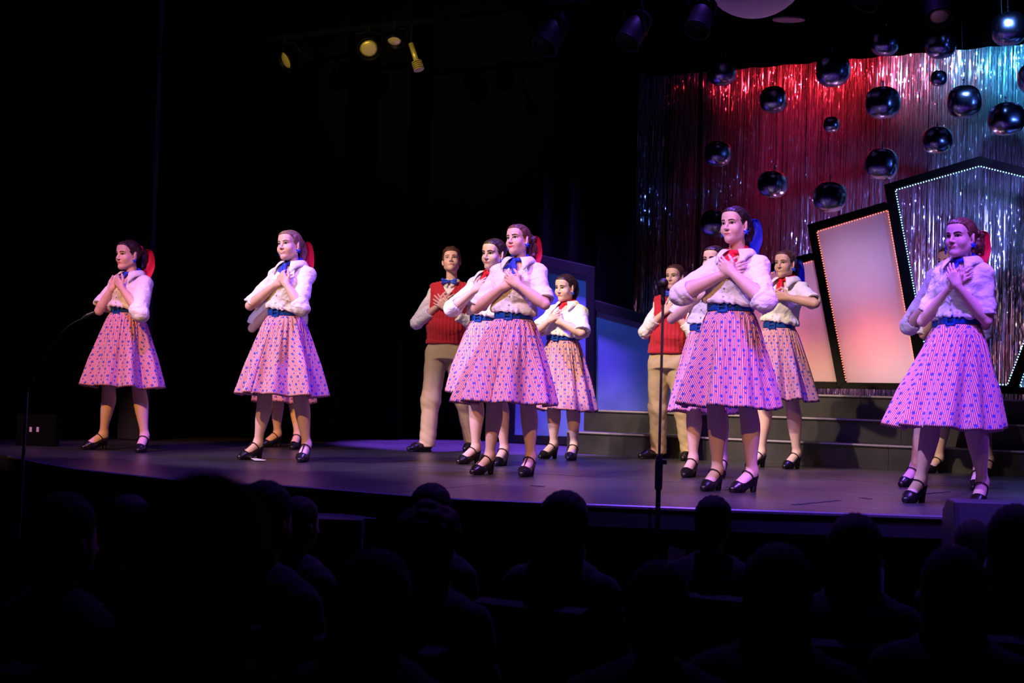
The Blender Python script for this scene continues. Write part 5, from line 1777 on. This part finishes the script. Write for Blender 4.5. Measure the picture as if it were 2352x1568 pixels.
# ------------------------------------------------------------------ the fourteen performers (measured on the photograph, placed on the stage floor)
BIG = ((0.0, -0.085, 0.016, 0.050, 0.0), (0.02, -0.075, 0.012, 0.034, 0.008))
PEOPLE = [
 dict(id='P9', label='woman with blue hair ribbon and full red neck scarf, arms crossed, in front row', fR=(1634, 1126, 28), fL=(1708, 1130, 41), waist=(1678, 707), neck=(1693, 588), head=(1688, 518), top=476, chin=560,
      yaw=22, hyaw=33, hrol=2, elR=(1563, 676), elL=(1754, 688), handR=(1682, 620), handL=(1668, 614), hem=(1672, 936, 113), scarf='red', tails=BIG, ribbon='blue', rib=0.22, hair=0, cuff=(1.22, 1.12), seed=3, wd=1.06, arm=1.12, puff=1.4, sleeve=1.1, cheek=1.08, smile=0.15, brow=0.3, poff=0.1),
 dict(id='P5', label='smiling woman with red ribbon on curly ponytail and blue scarf with two tails', fR=(1108, 1089, 40), fL=(1210, 1093, 20), waist=(1180, 726), neck=(1192, 604), head=(1190, 552), top=516, chin=587,
      yaw=19, hyaw=36, hpit=4, hrol=5, elR=(1093, 709), elL=(1252, 699), handR=(1170, 650), handL=(1178, 644), hem=(1160, 927, 118), scarf='blue', tails=((-0.085, -0.12, 0.013, 0.024, 0.0), (0.012, -0.10, 0.012, 0.018, 0.004)), ribbon='red', rib=0.24, hair=3, hairstyle='curly', pony=0.22, cuff=(0.92, 0.86), seed=5, wd=1.0, smile=1.0, lip='lipred', tstrap=1, panels=4, poff=0.35),
 dict(id='P2', label='fair-haired woman with broad smile, red hair ribbon and short blue scarf', fR=(575, 1055, 49), fL=(697, 1060, 15), waist=(655, 719), neck=(672, 612), head=(665, 565), top=529, chin=599,
      yaw=38, hyaw=39, hpit=3, hrol=6, elR=(574, 702), elL=(688, 699), handR=(646, 646), handL=(651, 641), hem=(645, 908, 104), scarf='blue', tails=((0.0, -0.10, 0.016, 0.026, 0.0), (-0.018, -0.07, 0.014, 0.022, 0.004)), knot=0.02, ribbon='red', rib=0.30, hair=2, pony=0.2, cuff=(0.97, 1.06), seed=8, smile=1.3, open=1.0, tstrap=1, cheek=1.15, fold=1.1, curlL=1.8, poff=0.6),
 dict(id='P1', label='woman with red hair ribbon alone at far left of the stage, dimly lit', fR=(218, 1032, 61), fL=(325, 1038, 15), waist=(290, 712), neck=(302, 634), head=(294, 586), top=552, chin=618,
      yaw=42, hyaw=50, hpit=-3, elR=(227, 714), elL=(318, 712), handR=(262, 652), handL=(272, 650), hem=(282, 889, 90), scarf='blue', tails=((-0.10, -0.10, 0.013, 0.026, 0.0), (-0.03, -0.12, 0.012, 0.024, 0.006)), ribbon='red', rib=0.26, hair=0, cuff=(0.84, 1.04), seed=12, sleeve=1.22, puff=1.6, wd=1.0, smile=0.3, curlR=1.8, poff=0.2),
 dict(id='P12', label='woman in violet light, red bow in curly hair, blue scarf, at right', fR=(2100, 1153, 28), fL=(2250, 1160, 10), waist=(2204, 737), neck=(2213, 606), head=(2207, 547), top=502, chin=591,
      yaw=27, hyaw=32, hrol=1, elR=(2119, 738), elL=(2266, 738), handR=(2205, 640), handL=(2190, 637), hem=(2172, 985, 121), scarf='blue', tails=((-0.07, -0.12, 0.012, 0.020, 0.0), (-0.005, -0.14, 0.012, 0.018, 0.002)), ribbon='red', rib=0.20, hair=3, hairstyle='curly', pony=0.16, cuff=(0.80, 0.86), seed=21, wd=0.93, sw=0.136, sleeve=0.9, arm=0.92, puff=0.5, smile=0.1, brow=-0.2, panels=4, poff=0.42),
 dict(id='P10', label='woman with blue hair ribbon and red scarf in front of the pink panels', fR=(1735, 1073, 40), fL=(1818, 1076, 32), waist=(1790, 747), neck=(1806, 648), head=(1803, 607), top=577, chin=640,
      yaw=30, hyaw=30, hrol=2, elR=(1744, 697), elL=(1872, 697), handR=(1782, 684), handL=(1797, 680), hem=(1806, 919, 76), scarf='red', tails=((0.0, -0.08, 0.014, 0.028, 0.0), (0.02, -0.06, 0.01, 0.02, 0.006)), ribbon='blue', rib=0.34, hair=1, pony=0.34, cuff=(0.8, 0.86), seed=31, wd=0.96, smile=0.7, open=0.8, hin=-0.02, skin=1, h=0.004, poff=0.2),
 dict(id='P6', label='woman looking down in red scarf with hand flat on chest, before the blue flats', fR=(1259, 1053, 39), fL=(1313, 1056, 15), waist=(1293, 776), neck=(1304, 702), head=(1298, 661), top=631, chin=690,
      yaw=30, hyaw=36, hpit=-8, elR=(1236, 757), elL=(1336, 764), handR=(1270, 729), handL=(1282, 736), topc='R', hem=(1302, 943, 66), scarf='red', tails=((-0.045, -0.14, 0.016, 0.028, 0.0), (-0.03, -0.1, 0.012, 0.022, 0.006)), hair=0, pony=0.20, cuff=(1.0, 1.0), seed=41, wd=1.18, arm=1.15, sleeve=1.25, leg=1.1, cheek=1.2, smile=-0.5, eyeopen=0.6, brow=0.6, h=0.004, poff=0.55),
 dict(id='P4', label='dark-haired woman with red scarf half hidden behind the woman with curly ponytail', fR=(1076, 1065, 47), fL=(1150, 1069, 20), waist=(1118, 731), neck=(1128, 634), head=(1134, 585), top=550, chin=620,
      yaw=34, hyaw=38, hpit=-2, elR=(1041, 706), elL=(1172, 712), handR=(1100, 658), handL=(1105, 664), topc='R', hem=(1130, 904, 96), scarf='red', tails=((-0.03, -0.12, 0.014, 0.026, 0.0),), hair=0, hairstyle='bun', cuff=(1.12, 1.0), seed=51, wd=1.0, smile=0.2, h=0.004, poff=0.3),
 dict(id='P8', label='woman hidden behind the one with the full red scarf, bare elbow showing', fR=(1583, 1095, 20), fL=(1655, 1097, 10), waist=(1625, 753), neck=(1640, 640), head=(1640, 600), top=564, chin=632,
      yaw=28, hyaw=30, elR=(1543, 733), elL=(1690, 735), handR=(1622, 672), handL=(1632, 676), hem=(1612, 947, 81), scarf='red', tails=((-0.03, -0.10, 0.014, 0.026, 0.0),), hair=0, cuff=(0.86, 0.9), seed=61, wd=1.0, h=0.005, dec=0.4, hc=0.007, poff=0.8),
 dict(id='P11', label='woman mostly hidden behind the violet-lit woman, white sleeve at her elbow', fR=(2088, 1117, 30), fL=(2243, 1124, 10), waist=(2186, 745), neck=(2196, 612), head=(2203, 560), top=519, chin=600,
      yaw=26, hyaw=28, elR=(2089, 747), elL=(2262, 745), handR=(2180, 655), handL=(2190, 650), hem=(2180, 962, 104), scarf='red', tails=((-0.03, -0.10, 0.014, 0.026, 0.0),), hair=1, cuff=(1.08, 0.98), seed=71, wd=0.95, h=0.005, dec=0.4, hc=0.007, poff=0.8),
 dict(id='P13', label='rearmost woman peering out behind the violet-lit woman, yellow-lit sleeve', fR=(2145, 1086, 35), fL=(2268, 1093, 10), waist=(2205, 765), neck=(2188, 652), head=(2180, 605), top=566, chin=640,
      yaw=26, hyaw=30, elR=(2122, 768), elL=(2262, 789), handR=(2180, 690), handL=(2190, 695), hem=(2210, 962, 88), scarf='red', tails=((-0.03, -0.10, 0.014, 0.026, 0.0),), hair=1, cuff=(1.0, 0.93), seed=81, wd=1.0, h=0.005, dec=0.4, hc=0.007, poff=0.8),
 dict(id='P14', label='woman hidden behind the fair-haired woman, only an elbow, hem and shoes showing', fR=(622, 1026, 50), fL=(678, 1031, 15), waist=(652, 741), neck=(662, 640), head=(662, 600), top=570, chin=632,
      yaw=35, hyaw=38, elR=(579, 754), elL=(690, 748), handR=(642, 690), handL=(648, 694), hem=(650, 925, 68), scarf='red', tails=((-0.03, -0.10, 0.014, 0.026, 0.0),), hair=0, hairstyle='bun', cuff=(0.92, 0.95), seed=91, wd=1.0, h=0.005, dec=0.4, hc=0.007, poff=0.8),
 dict(id='P3', boy=True, label='young man in red knit vest and blue bow tie, chin raised, hands crossed', fR=(965, 1037, 53), fL=(1080, 1036, 22), waist=(1025, 768), neck=(1037, 654), head=(1037, 600), top=570, chin=628,
      sc=1.04, yaw=15, hyaw=4, hpit=16, hrol=3, elR=(957, 742), elL=(1080, 747), handR=(1022, 692), handL=(1016, 699), hair=1, hairstyle='short', seed=101, wd=1.03, smile=-0.1, arm=0.95, vestlo=-0.26, h=0.004, hsz=1.0, curlL=0.5, spread=0.16),
 dict(id='P7', boy=True, label='performer in red knit vest and bow tie with slicked hair by microphone stand', fR=(1497, 1053, 55), fL=(1578, 1057, 15), waist=(1535, 790), neck=(1552, 682), head=(1550, 637), top=611, chin=668,
      yaw=20, hyaw=28, elR=(1482, 762), elL=(1592, 768), handR=(1536, 708), handL=(1548, 716), topc='R', hair=1, hairstyle='bun', seed=111, wd=1.03, smile=-0.1, open=0.3, vestlo=-0.24, h=0.004, hin=-0.03),
]
for _p in PEOPLE:
    _p.setdefault('group', None)
# lamps behind the glowing sheets
def behind(px, py, off, col, wt, size=150, rad=0.10):
    p = P12((px, py)) + VA * off
    spot('lamp_in_frame', p, p - VA, col, wt, size, 1.0, rad)
behind(2005, 775, 0.42, (1.0, 0.12, 0.12), 24)
behind(1960, 620, 0.55, (0.66, 0.40, 0.78), 40)
behind(2060, 840, 0.55, (0.86, 0.58, 0.64), 34)
behind(1780, 700, 0.5, (0.80, 0.26, 0.60), 26)
behind(1800, 800, 0.42, (1.0, 0.10, 0.12), 14)
behind(1880, 850, 0.35, (1.0, 0.35, 0.02), 5)
behind(2420, 780, 0.40, (0.06, 0.16, 1.0), 22)

for _p in PEOPLE:
    person(_p)

# ------------------------------------------------------------------ audience, seen from behind
CL = [M('audience_navy_shaded', (0.002, 0.002, 0.003), 0.9, spec=0.1), M('audience_brown_shaded', (0.003, 0.0025, 0.002), 0.9, spec=0.1), M('audience_grey_shaded', (0.003, 0.003, 0.003), 0.9, spec=0.1)]  # shade of the dark house put into clothes, hair, skin and seat colours
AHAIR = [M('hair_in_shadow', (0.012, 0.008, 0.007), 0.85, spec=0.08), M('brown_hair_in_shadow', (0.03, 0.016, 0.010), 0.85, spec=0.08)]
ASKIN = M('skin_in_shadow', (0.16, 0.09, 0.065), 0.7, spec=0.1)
SEATM = M('seat_fabric_shaded', (0.003, 0.0015, 0.002), 0.9, spec=0.1)
def seated(kind, seed):
    """seated adult facing +Y, head top at 1.30 m"""
    v = Vox((-0.34, -0.30, 0.0), (0.34, 0.62, 1.34), 0.010)
    v.ell((0, 0.0, 1.20), (0.074, 0.094, 0.098), None, 0)
    v.ell((0, 0.035, 1.135), (0.058, 0.062, 0.075), None, 0.03)
    v.cone((0, 0.095, 1.165), (0, 0.115, 1.135), 0.010, 0.013, 0.01)
    for sg in (-1, 1):
        v.ell((sg * 0.078, -0.005, 1.165), (0.010, 0.018, 0.032), None, 0.006)
        v.cone((sg * 0.045, 0.02, 0.98), (sg * 0.17, -0.02, 0.93), 0.045, 0.055, 0.04)
        v.cone((sg * 0.185, -0.02, 0.92), (sg * 0.225, 0.03, 0.66), 0.048, 0.040, 0.03)
        v.cone((sg * 0.225, 0.03, 0.66), (sg * 0.10, 0.24, 0.60), 0.038, 0.028, 0.02)
        hand(v, np.array([sg * 0.10, 0.24, 0.60]), np.array([-sg * 0.5, 0.85, -0.1]), np.array([0, -0.1, -1.0]), np.array([-sg * 1.0, 0.2, 0.4]), 1.0)
        v.cone((sg * 0.09, 0.0, 0.50), (sg * 0.12, 0.42, 0.49), 0.085, 0.060, 0.03)
        v.cone((sg * 0.12, 0.42, 0.49), (sg * 0.12, 0.40, 0.08), 0.056, 0.038, 0.03)
        v.cone((sg * 0.12, 0.38, 0.045), (sg * 0.13, 0.54, 0.030), 0.042, 0.030, 0.02)
    v.cone((0, -0.01, 1.12), (0, -0.03, 0.94), 0.050, 0.056, 0.02)
    v.cone((0, -0.03, 0.86), (0, -0.01, 0.56), 0.13, 0.13, 0.05)
    P, T, Q = v.mesh('person')
    body = mesh_arr('person', P, Q, T)
    v = Vox((-0.36, -0.34, 0.40), (0.36, 0.36, 1.12), 0.012)
    for sg in (-1, 1):
        v.cone((sg * 0.05, -0.01, 0.985), (sg * 0.18, -0.02, 0.92), 0.055, 0.066, 0.04)
        v.cone((sg * 0.185, -0.02, 0.92), (sg * 0.228, 0.03, 0.66), 0.064, 0.056, 0.03)
        v.cone((sg * 0.228, 0.03, 0.66), (sg * 0.13, 0.19, 0.61), 0.054, 0.044, 0.03)
    v.cone((0, -0.03, 0.87), (0, -0.02, 0.55), 0.165, 0.165, 0.06)
    P, T, Q = v.mesh('shirt')
    P = P + vnormals(P, T, Q) * (warp(P, seed) * 0.006)[:, None]
    shirt = mesh_arr('shirt', P, Q, T)
    v = Vox((-0.24, -0.30, 0.70), (0.24, 0.16, 1.36), 0.008)
    r = np.random.RandomState(seed)
    if kind == 'short':
        v.ell((0, -0.006, 1.212), (0.084, 0.102, 0.098), None, 0)
        v.cone((0, -0.055, 1.15), (0, -0.06, 1.10), 0.055, 0.045, 0.03)
    elif kind == 'bob':
        v.ell((0, -0.004, 1.212), (0.090, 0.106, 0.100), None, 0)
        v.cone((0, -0.03, 1.19), (0, -0.04, 1.04), 0.092, 0.100, 0.04)
    else:
        v.ell((0, -0.004, 1.212), (0.090, 0.106, 0.100), None, 0)
        v.cone((0, -0.03, 1.18), (0, -0.09, 0.92), 0.095, 0.125, 0.05, flat=((0, 1, 0), 1.35))
        v.cone((0, -0.09, 0.92), (0, -0.12, 0.80), 0.125, 0.09, 0.04, flat=((0, 1, 0), 1.6))
    if kind == 'curl':
        for i in range(80):
            d_ = r.normal(size=3); d_ /= np.linalg.norm(d_); d_[2] = abs(d_[2])
            v.ell(np.array([0, -0.01, 1.20]) + d_ * np.array([0.085, 0.10, 0.10]), np.full(3, 0.02 + 0.01 * r.rand()), None, 0.01)
    sl, X, Y, Z = v.blk(v.lo, v.lo + v.n * v.h)
    v.d = np.maximum(v.d, (Y - np.interp(Z, [0.7, 1.10, 1.2, 1.26, 1.30, 1.4], [0.0, 0.02, 0.045, 0.075, 0.11, 0.15]) + 0 * X).astype(np.float32))
    P, T, Q = v.mesh('hair')
    P = P + vnormals(P, T, Q) * (0.002 * np.sin(P[:, 0] * 260 + 2 * np.sin(P[:, 2] * 30)))[:, None]
    hair = mesh_arr('hair', P, Q, T)
    for m_ in (body, shirt, hair):
        m_.polygons.foreach_set('use_smooth', np.ones(len(m_.polygons), bool))
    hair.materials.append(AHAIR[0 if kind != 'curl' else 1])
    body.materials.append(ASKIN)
    return body, shirt, hair
SEATED = {k: seated(k, i + 3) for i, k in enumerate(('short', 'bob', 'long', 'curl'))}
def seat_meshes():
    b = MB(); b.box((0, 0.10, 0.385), np.eye(3), (0.235, 0.25, 0.04)); a = b.mesh('seat_cushion')
    b = MB(); b.box((0, -0.235, 0.62), (np.array([1, 0, 0]), np.array([0, 0.98, 0.17]), np.array([0, -0.17, 0.98])), (0.235, 0.035, 0.27)); c = b.mesh('backrest')
    b = MB(); b.box((0, 0.06, 0.28), np.eye(3), (0.025, 0.20, 0.28)); d = b.mesh('side_frame')
    for m_ in (a, c, d): m_.materials.append(SEATM)
    return a, c, d
SEATS = seat_meshes()
AUD = [((480, 1092), 2.0, 'long', 'large blurred dark head with long hair nearest the camera at lower left'),
       ((612, 1103), 4.8, 'short', 'dark head with a faintly lit right edge just right of the large blurred one'),
       ((690, 1140), 6.1, 'short', 'small low head left of the black box below the stage'),
       ((993, 1109), 6.0, 'short', 'dark round head against the stage edge below the young man in the vest'),
       ((990, 1158), 4.7, 'curl', 'curly brown head directly in front of the round dark one'),
       ((1300, 1127), 5.6, 'long', 'wide dark head with parted hair below the smiling woman with curly ponytail'),
       ((1640, 1137), 6.2, 'short', 'dark head below the shoes of the woman with the full red scarf'),
       ((1965, 1179), 5.0, 'bob', 'rounded dark head with thin edge light below the floor tape'),
       ((2235, 1192), 6.0, 'short', 'head in front of the loudspeaker at the lower right'),
       ((2335, 1158), 5.0, 'long', 'tall dark head cut by the right border beside the loudspeaker'),
       ((1790, 1249), 3.9, 'bob', 'nearer head with purple edge light between the front woman and tape strip'),
       ((2192, 1253), 4.2, 'bob', 'nearer head below the loudspeaker at lower right'),
       ((1515, 1287), 3.7, 'short', 'low dark head right of the microphone stand pole'),
       ((868, 1264), 3.6, 'long', 'nearer head with a faint lit shoulder line left of the curly head'),
       ((150, 1132), 4.1, 'short', 'nearly black head at far left below the stage corner'),
       ((300, 1136), 5.7, 'short', 'nearly black head with a faint right edge, second from left')]
SHORT = ['large blurred near head', 'head right of the blurred one', 'small head by the black box', 'round head at the stage edge', 'curly brown head', 'wide parted head',
         'head below the red-scarf woman', 'rounded head below the floor tape', 'head before the loudspeaker', 'head cut by the right border', 'purple-edged nearer head',
         'nearer head below the loudspeaker', 'low head by the microphone stand', 'nearer head left of the curly one', 'nearly black head at far left', 'second nearly black head']
for i, ((px, py), d, kind, lab) in enumerate(AUD):
    top = J(px, py, d)
    fz = FLZ + (0.3 if top @ VA < 2.6 else 0.0)
    sc = (top[2] - fz) / 1.308
    tgt_ = ST(-2.5, 11, 0) - top
    ang = math.atan2(tgt_[1], tgt_[0]) - math.pi / 2
    bm_, sm_, hm_ = SEATED[kind]
    o = bpy.data.objects.new('person', bm_); COL.objects.link(o)
    o.location = (top[0], top[1], fz); o.rotation_euler = (0, 0, ang); o.scale = (sc, sc, sc)
    tag(o, lab, 'person', 'audience seen from behind')
    h_ = bpy.data.objects.new('hair', hm_); COL.objects.link(h_); h_.parent = o
    s2 = bpy.data.objects.new('shirt', sm_.copy() if not sm_.materials else sm_); COL.objects.link(s2); s2.parent = o
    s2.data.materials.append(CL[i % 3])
    st_ = empty('theatre_seat', (top[0], top[1], fz)); st_.rotation_euler = (0, 0, ang); st_.scale = (sc, sc, sc)
    tag(st_, 'dark theatre seat in deep shadow under the ' + SHORT[i], 'seat', 'theatre seats')
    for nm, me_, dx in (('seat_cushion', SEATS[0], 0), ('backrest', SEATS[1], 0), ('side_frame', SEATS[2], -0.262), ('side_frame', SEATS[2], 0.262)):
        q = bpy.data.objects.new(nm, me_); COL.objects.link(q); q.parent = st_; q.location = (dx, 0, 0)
